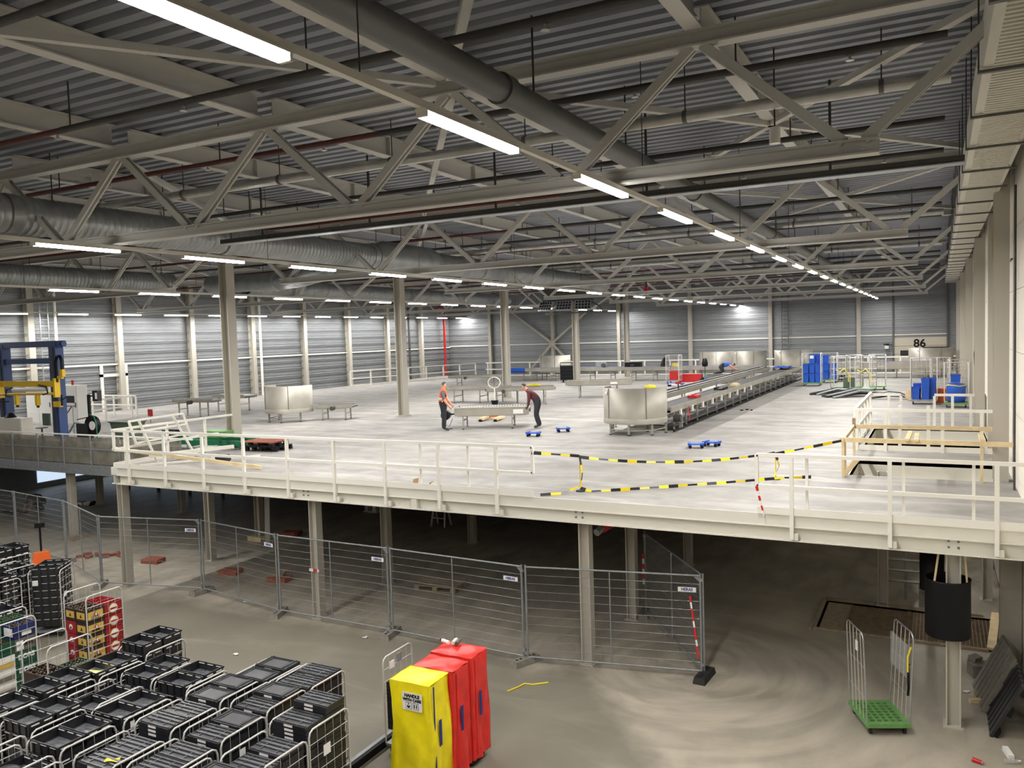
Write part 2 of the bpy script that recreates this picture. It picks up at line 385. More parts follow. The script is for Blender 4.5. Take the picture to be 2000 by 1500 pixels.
# ------------------------------------------------------------------ roof steel
TY = [9.7, 19.2, 28.7, 38.2, 47.7, 57.2]
def truss(y, x_in, xe, sgn, lab):
    t = thing('roof_truss', lab, 'truss', (0, y, 0), group='roof trusses')
    nb = [x_in+sgn*3.38*i for i in range(6)]; nt = [x_in+sgn*(1.69+3.38*i) for i in range(6)]
    lim = lambda x: x if sgn < 0 or True else x
    if x_in > -5: nt = [max(x, -20.0) for x in nt]
    nb = [x for x in nb if x > XL+.4]; nt = [x for x in nt if x > XL+.3]
    x0 = nb[0]-sgn*.25; x1 = nb[-1]+sgn*.3
    MB().ib((x0, 0, 8.565), (x1, 0, 8.565), .2, .17, .016, .022).build('bottom_chord', 'truss_steel', t)
    MB().ib((xe[0], 0, 10.045), (xe[1], 0, 10.045), .2, .19, .016, .022).build('top_chord', 'truss_steel', t)
    seq = []
    for i, b in enumerate(nb):
        seq.append((b, xe[0]-.05 if i == 0 and sgn < 0 else (nt[i-1] if i else xe[0]+.05)))
        if i < len(nt): seq.append((b, nt[i]))
    for i, (b, a) in enumerate(seq):
        dx = .1 if a > b else -.1
        MB().ib((b+dx, 0, 8.64), (a-dx*.6, 0, 9.96), .11, .12, .03, .03, up=(0, 1, 0)).build('diagonal', 'truss_steel', t)
for i, y in enumerate(TY):
    truss(y, -.8, (.95, -20.1), -1, 'roof truss over the right half of the hall, %s from camera' % ORD[i])
    truss(y, -22.9, (-20.5, -38.45), -1, 'roof truss over the left half of the hall, %s from camera' % ORD[i])
PXs = [-2.49-3.38*i for i in range(6)]+[-24.6-3.38*i for i in range(5)]+[.9]
for i, x in enumerate(sorted(PXs, reverse=True)):
    t = thing('purlin', 'deep roof beam under the corrugated sheets, %s from right wall' % ORD[i], 'roof beam', (x, 0, 0), group='roof beams')
    for a, b in zip([-3]+TY, TY+[YF-.1]):
        p = 0 if a == -3 else .16
        MB().ib((0, a+p, 10.3), (0, b-.16, 10.3), .2, .38, .012, .02).build('beam_span', 'truss_steel', t)
        m_ = (a+b)/2
        for yy in (m_-1.6, m_+1.6): MB().box(-.095, .095, yy-.008, yy+.008, 10.12, 10.48).build('stiffener', 'truss_steel', t)
def brace(p, q, lab): MB().bar((*p, 10.08), (*q, 10.08), .11, .09).build('roof_brace', 'truss_steel', label=lab, cat='brace', group='roof braces')
B = [((-9.3, 4.9), (-6.0, 9.5)), ((-5.7, 9.4), (-1.2, 3.2)), ((-6.0, 9.95), (-12.5, 19.0)), ((.8, 9.9), (-5.8, 19.0)), ((-5.75, 9.9), (.8, 19.0)), ((.8, 19.4), (-5.8, 28.5)), ((-5.75, 19.4), (.8, 28.5)), ((-12.6, 19.4), (-19.3, 28.5)), ((-13, 9.9), (-19, 19.0)), ((-24.7, 19.4), (-31.3, 28.5))]
for i, (p, q) in enumerate(B): brace(p, q, 'slanting flat brace below the roof, %s of ten by distance' % ORD[i])
# sprinkler pipes along x
for i, y in enumerate([4.9, 7.65, 10.4, 14.6, 17.2, 22.0, 24.7, 27.3, 31.5, 34.2, 37, 41, 44, 50, 53]):
    t = thing('sprinkler_pipe', 'thin sprinkler pipe across the ceiling, %s from camera' % ORD[i], 'pipe', (0, y, 9.82), group='sprinkler pipes')
    xa, xb = (0.1, -13) if i == 0 else (.1, -37.8)
    split = -7.6 if i % 2 == 0 else -11.2
    MB().cyl((xa, 0, 0), (split, 0, 0), .05, 8).build('pipe_run', 'pipe_dark', t); MB().cyl((split, 0, 0), (xb, 0, 0), .045, 8).build('pipe_run', 'pipe_red' if i % 3 else 'pipe_dark', t)
    if i < 9:
        for j in range(8):
            x = -.9-2.6*j
            if x > xb: MB().cyl((x, 0, -.04), (x, 0, -.1), .018, 6).cyl((x, 0, -.1), (x, 0, -.11), .05, 8).build('sprinkler_head', 'pipe_silver', t)
        for j in range(5):
            x = -2.2-4.4*j
            if x > xb: MB().cyl((x, 0, .04), (x, 0, .66), .012, 5).build('hanger', 'pipe_dark', t)
def xpipe(name, lab, y, z, r, mat, xa, xb, step=3.):
    t = thing(name, lab, 'pipe', (0, y, z)); 
    MB().cyl((xa, 0, 0), (xb, 0, 0), r, 14).build('pipe_run', mat, t)
    x = xa-.8
    while x > xb:
        MB().cyl((x-.03, 0, 0), (x+.03, 0, 0), r+.012, 14).build('collar', 'pipe_grey', t); MB().cyl((x, 0, r), (x, 0, 10.5-z), .01, 5).build('hanger', 'pipe_dark', t); x -= step
xpipe('insulated_pipe', 'silver insulated pipe crossing behind the nearest roof truss', 11.9, 9.75, .085, 'pipe_silver', .15, -17, 2.6)
xpipe('insulated_pipe', 'silver insulated pipe crossing the ceiling at middle distance', 26.0, 9.75, .085, 'pipe_silver', .15, -19, 3.2)
xpipe('insulated_pipe', 'thick silver pipe crossing the far part of ceiling', 36.0, 9.75, .085, 'pipe_silver', .15, -19, 3.2)
xpipe('insulated_pipe', 'silver pipe above the left half of the hall', 15.6, 9.75, .085, 'pipe_silver', -17.6, -37, 3.2)
t = thing('drain_pipe', 'fat grey pipe running lengthwise under the roof', 'pipe', (-4.34, 0, 9.42))
for a, b in ((1.5, 8.3), (8.3, 16.5), (16.5, 25), (25, 34), (34, 45), (45, 60)):
    MB().cyl((0, a+.05, 0), (0, b-.05, 0), .155, 18).build('pipe_run', 'pipe_grey', t); MB().cyl((0, b-.1, 0), (0, b+.1, 0), .18, 18).build('collar', 'pipe_grey', t)
    for yy in (a+.8, (a+b)/2): MB().cyl((0, yy, .15), (0, yy, 1.08), .014, 5).build('hanger', 'pipe_dark', t)
t = thing('cable_tray', 'dark cable tray crossing the ceiling behind the nearest truss', 'cable tray', (0, 13.9, 9.0))
m = MB(); m.box(-14.7, .35, -.12, .12, 0, .012).box(-14.7, .35, -.12, -.105, 0, .09).box(-14.7, .35, .105, .12, 0, .09); m.build('tray', 'pipe_dark', t)
MB().box(-14.7, .35, -.13, .13, -.02, 0).build('cover', 'galvanised', t)
for j in range(5): MB().bar((-1.5-3*j, 0, .05), (-1.5-3*j, 0, 1.5), .04, .02).build('hanger', 'pipe_dark', t)
# small ceiling details
t = thing('bell_speaker', 'small white cylinder speaker hanging under the roof', 'speaker', (-2.0, 11.9, 9.3)); MB().cyl((0, 0, -.1), (0, 0, .12), .075, 14).build('body', 'label_white', t); MB().cyl((0, 0, .12), (0, 0, 1.2), .012, 5).build('rod', 'pipe_dark', t)
t = thing('alarm_beacon', 'small red alarm beacon under a roof truss', 'alarm', (-9.4, 28.7, 8.3)); MB().cyl((0, 0, -.16), (0, 0, 0), .09, 10, .06).build('lens', 'red_paint', t); MB().cyl((0, 0, 0), (0, 0, .18), .05, 8).build('mount', 'pipe_dark', t)
# lengthwise square duct beside the right wall
t = thing('wall_duct', 'white ribbed rectangular duct along top of the right wall', 'duct', (0, 0, 9.2))
m = MB(); m.box(.41, 1.08, 3, 60, .02, .55); m.build('body', 'edge_white', t)
m = MB(); yy = 3.0
while yy < 40:
    m.box(.5, 1.02, yy, yy+.05, 0, .02); yy += .11
m.build('bottom_ribs', 'edge_white', t, kind='stuff')
for j in range(27): MB().box(.36, 1.16, 3.5+j*2.08, 3.56+j*2.08, -.03, .0).build('strap', 'pipe_grey', t)
for j in range(20): MB().cyl((.37, 3.53+j*2.08, 0), (.37, 3.53+j*2.08, 1.3), .009, 5).build('hanger', 'pipe_dark', t)
# spiral ducts
def spiral_duct(name, lab, x, z, r, y0, y1, joints, extra=()):
    t = thing(name, lab, 'duct', (x, 0, z))
    m = MB(); nr = int((y1-y0)/.14); nn = 20; prof = []
    for i in range(nr):
        y = y0+i*.14; prof += [(r, y), (r, y+.105), (r+.008, y+.122), (r+.008, y+.132)]
    v = [(q*math.cos(2*math.pi*k_/nn), y, q*math.sin(2*math.pi*k_/nn)) for q, y in prof for k_ in range(nn)]
    m._add(v, [(i*nn+k_, (i+1)*nn+k_, (i+1)*nn+(k_+1) % nn, i*nn+(k_+1) % nn) for i in range(len(prof)-1) for k_ in range(nn)], True)
    m.build('duct_run', 'duct_metal', t)
    for y in joints: MB().cyl((0, y-.09, 0), (0, y+.09, 0), r+.018, 20).build('collar', 'duct_metal', t)
    yy = y0+1
    while yy < y1: MB().cyl((0, yy, r), (0, yy, 10.5-z), .012, 5).build('hanger', 'pipe_dark', t); yy += 2.6
    return t
t = spiral_duct('spiral_duct', 'large round spiral duct running lengthwise above the deck', -15.35, 9.22, .36, 4, 40, (9.3, 14.5, 20.2, 27, 33))
MB().cyl((0, 20.4, 0), (0, 20.9, 0), .38, 20, .52).cyl((0, 20.9, 0), (0, 23.4, 0), .52, 20).cyl((0, 23.4, 0), (0, 23.9, 0), .52, 20, .38).build('junction_box', 'duct_metal', t)
spiral_duct('spiral_duct', 'round spiral duct above the left half of the hall', -26.7, 9.15, .36, 8, 22.5, (12, 17))
t = spiral_duct('spiral_duct', 'far round spiral duct leading to the air heater', -26.3, 9.15, .34, 26, 50, (31, 37, 43))
t = thing('branch_duct', 'bent round branch duct crossing beside the tall column', 'duct', (0, 0, 9.15))
MB().tube([(-15.9, 21.9, 0), (-18, 21.9, -.05), (-19.4, 22.3, -.1), (-20.6, 23.2, -.1), (-22.6, 24.0, -.1), (-24.6, 24.1, -.05), (-26.4, 24.1, 0)], .34, 16).build('duct_run', 'duct_metal', t)
for p, q in (((-17.9, 21.9, -.05), (-18.1, 21.9, -.05)), ((-22.5, 24, -.1), (-22.7, 24, -.1))): MB().cyl(p, q, .37, 16).build('collar', 'galvanised', t)
# air heater hanging at the far column
t = thing('air_heater', 'suspended air heater with three perforated nozzle grilles', 'heater', (-20.3, 46.6, 8.55))
MB().box(-1.5, 1.5, -.5, .5, .15, .95).build('housing', 'pipe_dark', t)
for j, x in enumerate((-1.25, 0, 1.25)):
    p = MB().cb((x, -.62, -.12), (1.0, .06, .62), Euler((-.5, 0, (-.25, 0, .25)[j])).to_matrix()).build('nozzle_panel', 'galvanised', t)
    R = Euler((-.5, 0, (-.25, 0, .25)[j])).to_matrix()
    for a in range(5):
        for b in range(3):
            c = R @ Vector((-.38+.19*a, -.035, -.2+.2*b))+Vector((x, -.62, -.12)); nrm = R @ Vector((0, -.01, 0))
            MB().cyl(c, c+nrm, .065, 8).build('nozzle', 'black', p)
MB().tube([(1.6, -.3, .1), (2.3, -.3, -.3), (2.3, -.3, -.55), (-1.4, -.3, -.6)], .04, 6).build('pipe', 'pipe_dark', t)
for x in (-1.3, 1.3): MB().cyl((x, 0, .95), (x, 0, 1.95), .02, 6).build('hanger', 'pipe_dark', t)

# ------------------------------------------------------------------ lamps
lm_d = MB()._add([(-.045, -.76, -.001), (-.045, .76, -.001), (.045, .76, -.001), (.045, -.76, -.001)], [(0, 1, 2, 3)]).mesh('diffuser', 'lamp_light'); lm_s = MB().box(-.047, .047, -.765, .765, .0005, .045).mesh('lens_side', 'lamp_side'); lm_h = MB().box(-.05, .05, -.8, .8, .045, .06).mesh('housing', 'rail_white')
lm_e = MB().box(-.047, .047, -.03, .0, -.002, .06).mesh('end_cap', 'rail_white')
ROWS = ((-3.5, 6.12, 3.03, -4, 17, 'lamp row nearest the right wall'), (-12.9, 8.98, 2.93, -5, 18, 'second lamp row from the right wall'), (-22.3, 15.3, 2.95, -6, 15, 'third lamp row from the right wall'), (-36.9, 25.2, 3.0, -3, 12, 'lamp row along the left wall'))
for x, y0, pt, k0, k1, lab in ROWS:
    t = thing('lamp_trunking', 'white trunking bar of the '+lab, 'lamp rail', (x, 0, 8.41), group='lamp rails')
    MB().box(-.03, .03, y0+pt*k0-1.5, min(y0+pt*k1+1.4, 61.5), .001, .06).build('rail', 'rail_white', t)
    hm = MB().cyl((0, 0, .06), (0, 0, 2.08), .007, 4).mesh('hanger', 'pipe_dark')
    for k_ in range(max(k0, -1), k1+1, 2): put('hanger', hm, t, (0, y0+pt*k_+1.5, 0))
    for k_ in range(k0, k1+1):
        nth = ORD[k_-k0]
        L = thing('tube_lamp', '%s lit lamp from camera end of %s' % (nth, lab), 'lamp', (x, y0+pt*k_, 8.35), group='lamps of the '+lab)
        put('diffuser', lm_d, L); put('lens_side', lm_s, L); put('housing', lm_h, L); put('end_cap', lm_e, L, (0, -.76, 0)); put('end_cap', lm_e, L, (0, .79, 0))
# ------------------------------------------------------------------ guard rails
def rail(name, lab, pts, posts, zt=1.04, zm=.52, toe=None, post_bottom=0., mat='rail_white', w=.06, base=ZD, loop=(False, False), group='guard rails', round_=True):
    """pts: polyline (x, y); posts: list of (x, y)"""
    t = thing(name, lab, 'railing', (pts[0][0], pts[0][1], base), group=group); ox, oy = pts[0]
    L = [(x-ox, y-oy) for x, y in pts]
    for nm, z in (('top_rail', zt), ('middle_rail', zm)):
        if z is None: continue
        m = MB()
        for a, b in zip(L[:-1], L[1:]): m.bar((*a, z), (*b, z), w, w)
        m.build(nm, mat, t)
    if toe:
        m = MB()
        for a, b in zip(L[:-1], L[1:]): m.bar((*a, toe/2+.01), (*b, toe/2+.01), .012, toe)
        m.build('toe_board', mat, t)
    for x, y in posts: MB().bar((x-ox, y-oy, post_bottom), (x-ox, y-oy, zt-w/2), w*1.05, w*1.05).build('post', mat, t)
    if loop[0]: MB().bar((*L[0], zm), (*L[0], zt), w, w).build('end_bar', mat, t)
    if loop[1]: MB().bar((*L[-1], zm), (*L[-1], zt), w, w).build('end_bar', mat, t)
    return t
FY = 14.54
px = [-19.34, -17.93, -16.52, -15.1, -13.69, -12.28, -10.85, -9.44, -8.04]
t = rail('guard_rail', 'long white guard rail along the front edge of the deck', [(-19.9, FY), (-7.2, FY)], [(x, FY) for x in px], 1.03, .5, .13, -.38, loop=(True, True))
for x in px:
    MB().box(x+19.9+.03, x+19.9+.12, .0, .06, -.42, -.3).build('bracket', 'edge_white', t)
MB().bar((-8.04+19.9, 0, 1.03), (-7.75+19.9, .0, .5), .03).build('end_bar', 'rail_white', t) if False else None
for x in (-9.95, -8.75): MB().bar((x+19.9, .09, .1), (x+19.9, .09, 1.0), .045).build('post', 'rail_white', t)
t = rail('guard_rail', 'short white guard rail at the right front corner of deck', [(-2.82, FY), (1.33, FY)], [(-2.24, FY), (-.7, FY), (.81, FY)], 1.05, .5, .13, -.4, loop=(True, False))
for x in (-2.0, -.5, .5): MB().bar((x+2.82, .1, .1), (x+2.82, .1, 1.03), .045).build('post', 'rail_white', t)
for x in (-2.24, -.7, .81): MB().box(x+2.82+.03, x+2.82+.1, 0, .06, -.42, -.3).build('bracket', 'edge_white', t)
rail('guard_rail', 'white guard rail along the left side of deck corner', [(-20.05, 14.6), (-20.05, 18.9)], [(-20.05, 15.0), (-20.05, 16.4), (-20.05, 17.8)], 1.03, .5, .13, 0)
t = thing('loose_rail_frame', 'loose white rail frame leaning inside the corner railing', 'railing', (-19.98, 15.1, ZD))
for p, q in (((.0, 0, 1.22), (.0, 1.85, 1.26)), ((.06, .02, .9), (.06, 1.87, .94)), ((.12, .06, .6), (.12, 1.9, .66))): MB().bar(p, q, .05).build('rail', 'rail_white', t)
for p, q in (((.0, 0, 1.22), (.14, .08, .6)), ((.02, .3, 1.22), (.45, .5, .02)), ((.02, 1.45, 1.25), (.55, 1.75, .02)), ((.0, 1.85, 1.26), (.14, 1.95, .64))): MB().bar(p, q, .055).build('post', 'rail_white', t)
MB().bar((-19.6, 15.4, 3.62), (-17.6, 16.6, 3.8), .06, .1).build('white_beam', 'rail_white', label='loose white steel strip lying at the deck corner', cat='beam')
MB().bar((-20.3, 14.85, 3.88), (-15.6, 15.6, 3.46), .06, .09).build('timber_plank', 'wood', label='long pale timber plank lying across the corner railing', cat='plank')
MB().bar((-19.5, 15.0, 3.43), (-17.4, 17.4, 3.43), .1, .05).build('white_beam', 'rail_white', label='white steel angle lying on the deck near corner', cat='beam')
t = thing('drive_motor', 'black drive motor lying on the deck behind corner railing', 'motor', (-17.6, 16.2, 3.4)); MB().cyl((-.2, 0, .14), (.2, 0, .14), .11, 12).build('body', 'black_plastic', t); MB().box(-.35, -.18, -.1, .1, .02, .2).build('gearbox', 'cabinet_white', t)
# railing far away
rail('guard_rail', 'far white guard rail along the back edge of deck', [(-33.6, 59.6), (1.3, 59.6)], [(-33.4+1.95*i, 59.6) for i in range(18)], 1.1, .55, .1, 0, w=.09)
rail('guard_rail', 'white guard rail in front of left wall beside corner', [(-37.7, 46.9), (-34.2, 58.9)], [(-37.7+3.5*i/7, 46.9+12*i/7) for i in range(8)], 1.1, .55, .1, 0, w=.09)
# rails around the stair openings
rail('guard_rail', 'white guard rail in front of the rear stair opening', [(-1.88, 22.9), (1.22, 22.9)], [(-1.88, 22.9), (-1.2, 22.9), (.1, 22.9), (.95, 22.9)], 1.06, None, .14, 0, w=.075)
rail('guard_rail', 'white guard rail on left side of rear stair opening', [(-1.92, 22.95), (-1.92, 28.7)], [(-1.92, 22.95+1.1*i) for i in range(6)], 1.06, .55, .1, 0, w=.075)
rail('guard_rail', 'white guard rail piece behind the rear stair opening, left', [(-1.9, 28.75), (-1.05, 28.75)], [(-1.4, 28.75), (-1.05, 28.75)], 1.0, .5, None, 0, w=.075)
rail('guard_rail', 'white guard rail piece behind the rear stair opening, right', [(-.1, 28.75), (1.3, 28.75)], [(-.1, 28.75), (.4, 28.75), (.9, 28.75), (1.28, 28.75)], 1.0, .5, None, 0, w=.075)
for i, x in enumerate((-.88, -.22)): MB().bar((x, 23.3, 3.0), (x, 23.3, 4.55), .08, .08).build('stair_post', 'rail_white', label='tall white stair post inside rear opening, %s' % ('left one', 'right one')[i], cat='post')
# stairs below rear opening
t = thing('steel_stair', 'white steel stair going down through the rear opening', 'stairs', (-.3, 23.6, 0))
for s_ in (-.75, .75): MB().bar((s_, -.2, 3.35), (s_, 4.4, .1), .03, .22).build('stringer', 'edge_white', t)
for i in range(14): MB().box(-.73, .73, .05+.32*i-.13, .05+.32*i+.13, 3.08-.226*i, 3.11-.226*i).build('tread', 'galv_dull', t)
# linings of the two openings
for nm, H, lab in (('opening_frame', H1, 'white steel frame lining the front deck opening'), ('opening_frame', H2, 'white steel frame lining the rear deck opening')):
    t = thing(nm, lab, 'frame', (0, 0, ZD))
    for (a, b, c, dd) in ((H[0], H[1], H[2]-.02, H[2]), (H[0], H[1], H[3]-.0, H[3]+.02), (H[0]-.02, H[0], H[2], H[3]), (H[1], H[1]+.02, H[2], H[3])):
        MB().box(a, b, c, dd, -.45, .005).build('side_plate', 'edge_white', t)
    MB().box(H[0], H[1], H[3]-.14, H[3], -.45, -.42).build('flange', 'edge_white', t)
    MB().box(H[0]-.1, H[1]+.1, H[3]+.02, H[3]+.1, 0, .03).build('rim', 'edge_white', t)
# timber frame around front opening
t = thing('timber_barrier', 'pale timber barrier built around the front deck opening', 'barrier', (-1.82, 18.8, ZD))
for x, y in ((0, 0), (.02, .16), (0, 2.6), (2.6, 0)): MB().bar((x, y, 0), (x, y, .84), .055, .055).build('post', 'wood', t)
MB().bar((-.06, 0, .8), (3.14, -.05, .8), .045, .095).build('front_board', 'wood', t); MB().bar((-.02, 2.6, .8), (2.98, 2.6, .8), .045, .095).build('rear_board', 'wood', t)
MB().bar((0, -.05, .78), (0, 2.66, .8), .05, .09).build('side_board', 'wood', t)
MB().bar((1.25, -.1, .84), (1.28, 1.2, .86), .09, .05).build('cross_board', 'wood', t); MB().bar((1.42, -.1, .84), (1.42, .9, .86), .09, .05).build('cross_board', 'wood', t); MB().bar((2.62, -.06, .86), (2.62, 1.0, .86), .1, .05).build('cross_board', 'wood', t)
MB().bar((0, .0, .02), (.3, .1, .4), .05, .1).build('strut', 'wood', t); MB().bar((.0, 2.6, .8), (.0, 2.6, 1.0), .07, .07).build('post', 'wood_old', t)
# barrier tape
def tape(lab, pts, w=.07, seg=.2, sag=0.):
    t = thing('barrier_tape', lab, 'tape', pts[0]); P = [Vector(p) for p in pts]; o = P[0]; path = []
    for a, b in zip(P[:-1], P[1:]):
        n = max(2, int((b-a).length/seg))
        for i in range(n): f = i/n; path.append(a.lerp(b, f)-Vector((0, 0, sag*4*f*(1-f)*(b-a).length/4)))
    path.append(P[-1])
    for i, (a, b) in enumerate(zip(path[:-1], path[1:])):
        dz = .02*math.sin(i*1.9)
        up = (0, .5+.5*math.sin(i), 1); MB().bar(a-o, b-o, .004, w*(.75+.25*math.cos(i*1.3)), up).build('yellow_stripe' if i % 2 else 'black_stripe', 'tape_yellow' if i % 2 else 'tape_black', t)
tape('yellow black tape from guard rail end to first tape post', [(-7.2, 14.5, 4.32), (-6.57, 15.45, 4.14)])
tape('yellow black tape strung high between the two tape posts', [(-6.57, 15.45, 4.12), (-3.1, 18.0, 3.98)], sag=.14)
tape('yellow black tape from second tape post up to timber barrier', [(-3.1, 18.0, 3.95), (-1.84, 18.78, 4.18)])
tape('yellow black tape lying low between the two tape posts', [(-6.57, 15.45, 3.47), (-6.3, 15.4, 3.43), (-4.6, 16.5, 3.46), (-3.2, 17.3, 3.52), (-2.85, 17.6, 3.52), (-2.4, 18.2, 3.46)], sag=.01)
tape('yellow black tape on the floor ahead of first tape post', [(-7.15, 14.75, 3.42), (-6.8, 15.0, 3.43), (-6.6, 15.4, 3.5)])
tape('yellow black tape wound around the first tape post', [(-6.55, 15.43, 4.12), (-6.5, 15.43, 3.8), (-6.55, 15.43, 3.48)], .09)
tape('yellow black tape wound around the second tape post', [(-3.08, 17.98, 3.95), (-3.02, 18.0, 3.7), (-3.12, 17.98, 3.46)], .09)
for i, (x, y, h) in enumerate(((-6.57, 15.47, .74), (-3.1, 18.03, .58))):
    t = thing('tape_post', ('thin post', 'short thin post')[i]+' holding barrier tape, %s of two' % ('left', 'right')[i], 'post', (x, y, ZD)); MB().cyl((0, 0, .02), (0, 0, h), .012, 6).build('rod', 'tape_yellow', t); MB().cyl((0, 0, 0), (0, 0, .02), .1, 10).build('foot', 'dark_rubber', t)
t = thing('barrier_tape', 'strip of red white tape hanging from right guard rail', 'tape', (-2.82, 14.5, 3.9))
for i in range(6): MB().bar((.02*i, 0, -.085*i), (.02*i+.02, 0, -.085*(i+1)), .05-.005*i, .004, (0, 1, 0)).build('red_stripe' if i % 2 == 0 else 'white_stripe', 'tape_red' if i % 2 == 0 else 'label_white', t)
t = thing('cardboard_scrap', 'torn open cardboard scrap lying at deck edge', 'cardboard', (-10.1, 14.85, ZD))
MB().cb((0, 0, .02), (.3, .2, .01)).cb((-.16, 0, .09), (.01, .2, .18), Euler((0, .2, 0)).to_matrix()).cb((.2, 0, .07), (.2, .18, .01), Euler((0, -.7, .2)).to_matrix()).build('flaps', 'cardboard', t)

# ------------------------------------------------------------------ conveyors
def conveyor(name, lab, loc, rz, L, Wd, H, legs, belt='belt_dark', frame='stainless', side_h=.12, group=None, roll=False, motor=None, shelf=True):
    """local x along the length, origin on the floor at the middle of one end"""
    t = thing(name, lab, 'conveyor', loc, rz, group)
    for s_ in (-1, 1): MB().box(0, L, s_*Wd/2-.02, s_*Wd/2+.02, H-side_h, H+.03).build('side_frame', frame, t)
    if roll:
        n = int(L/.075); rm = MB().cyl((0, -Wd/2+.02, H), (0, Wd/2-.02, H), .026, 8).mesh('roller', belt)
        for i in range(n): put('roller', rm, t, (.05+i*.075, 0, 0))
    else:
        MB().box(.02, L-.02, -Wd/2+.02, Wd/2-.02, H-.03, H).build('belt', belt, t)
        for x in (.04, L-.04): MB().cyl((x, -Wd/2+.02, H-.045), (x, Wd/2-.02, H-.045), .045, 10).build('end_roller', 'galv_dull', t)
    for x in legs:
        for s_ in (-1, 1):
            lg = MB().bar((x, s_*(Wd/2-.02), .05), (x, s_*(Wd/2-.02), H-side_h), .05).build('leg', frame, t)
            MB().cyl((x, s_*(Wd/2-.02), 0), (x, s_*(Wd/2-.02), .015), .05, 8).cyl((x, s_*(Wd/2-.02), .015), (x, s_*(Wd/2-.02), .06), .012, 6).build('levelling_foot', 'black', lg)
        MB().bar((x, -Wd/2+.02, H*.42), (x, Wd/2-.02, H*.42), .04).build('crossbar', frame, t)
    if shelf: MB().box(.1, L-.1, -Wd/2+.06, Wd/2-.06, H-side_h-.02, H-side_h).build('underpan', 'stainless_dark', t)
    if motor is not None:
        MB().cyl((motor, -Wd/2-.25, H-.12), (motor, -Wd/2-.02, H-.12), .09, 12).build('motor', 'pipe_dark', t)
    return t
def angle(p, q): return math.atan2(q[1]-p[1], q[0]-p[0])
# conveyor held by the two men
t = conveyor('roller_conveyor', 'steel roller conveyor carried between the two standing men', (-15.45, 25.14, ZD), .40, 2.65, 1.12, .72, (.3, 2.05), belt='stainless', side_h=.24)
for s_ in (-1, 1):
    MB().box(.0, 2.65, s_*.56-.03, s_*.56+.03, .745, .765).build('top_flange', 'stainless', t)
    rm = MB().cyl((0, -.05, 0), (.03, .05, 0), .02, 6).mesh('roller', 'belt_white')
    for i in range(26): put('roller', rm, t, (.08+i*.098, s_*.44, .735))
    MB().box(.05, 2.6, s_*.44-.06, s_*.44+.06, .715, .722).build('roller_slot', 'belt_dark', t)
MB().box(.15, .95, -.32, .32, .72, .75).build('bed_plate', 'stainless', t)
MB().cyl((-.32, -.6, .52), (-.32, -.27, .52), .17, 14).build('cable_reel', 'black_plastic', t); MB().tube([(-.3, -.4, .4), (-.46, -.45, .2), (-.2, -.5, .12), (-.1, -.4, .38)], .012, 5).tube([(-.32, -.4, .35), (-.4, -.45, .1), (-.28, -.5, .03), (-.1, -.5, .03)], .012, 5).build('cable', 'cable', t); MB().bar((-.32, -.3, .5), (.1, -.3, .56), .05).build('reel_arm', 'black', t)
MB().box(2.1, 2.45, -.59, -.582, .53, .68).build('label', 'label_white', t)
# second line tables
conveyor('belt_conveyor', 'small dismantled conveyor table standing near the left wall', (-31.9, 26.75, ZD), .15, 2.3, .6, .78, (.35, 1.55), belt='stainless_dark', motor=1.1)
conveyor('belt_conveyor', 'white-topped conveyor table behind the tall column', (-32.2, 29.6, ZD), -.1, 2.4, .8, .8, (.4, 1.8), belt='belt_white')
conveyor('belt_conveyor', 'grey conveyor table behind the man in orange vest', (-22.3, 35.3, ZD), .12, 3.4, 1.1, .78, (.7, 2.1, 2.9), belt='belt_dark', motor=2.6)
conveyor('belt_conveyor', 'farthest grey conveyor table before the left railing', (-28.4, 45.6, ZD), .25, 3.6, 1.1, .78, (.6, 2.8), belt='stainless_dark', motor=1.2)
t = conveyor('belt_conveyor', 'wide conveyor table with yellow cable behind bent man', (-19.2, 34.0, ZD),   .52, 3.3, 1.2, .8, (.5, 1.5, 2.8), belt='belt_dark', motor=.8)
tt = MB(); tt.tube([(2.3+.35*math.cos(a*.9)*(1-a*.02), .1+.2*math.sin(a*.9), .84+.004*a) for a in range(24)], .018, 5); tt.build('power_cable', 'yellow_cable', None, label='coil of yellow cable lying on the wide conveyor table', cat='cable').matrix_world = Matrix.Translation((-19.2, 34.0, ZD)) @ Matrix.Rotation(.52, 4, 'Z')
t = conveyor('belt_conveyor', 'single straight steel conveyor right of the far column', (-17.1, 38.75, ZD), .32, 3.4, 1.0, .85, (.7, 2.6), belt='stainless_dark', side_h=.22)
MB().box(2.3, 2.65, -.53, -.522, .68, .78).build('label', 'label_white', t)
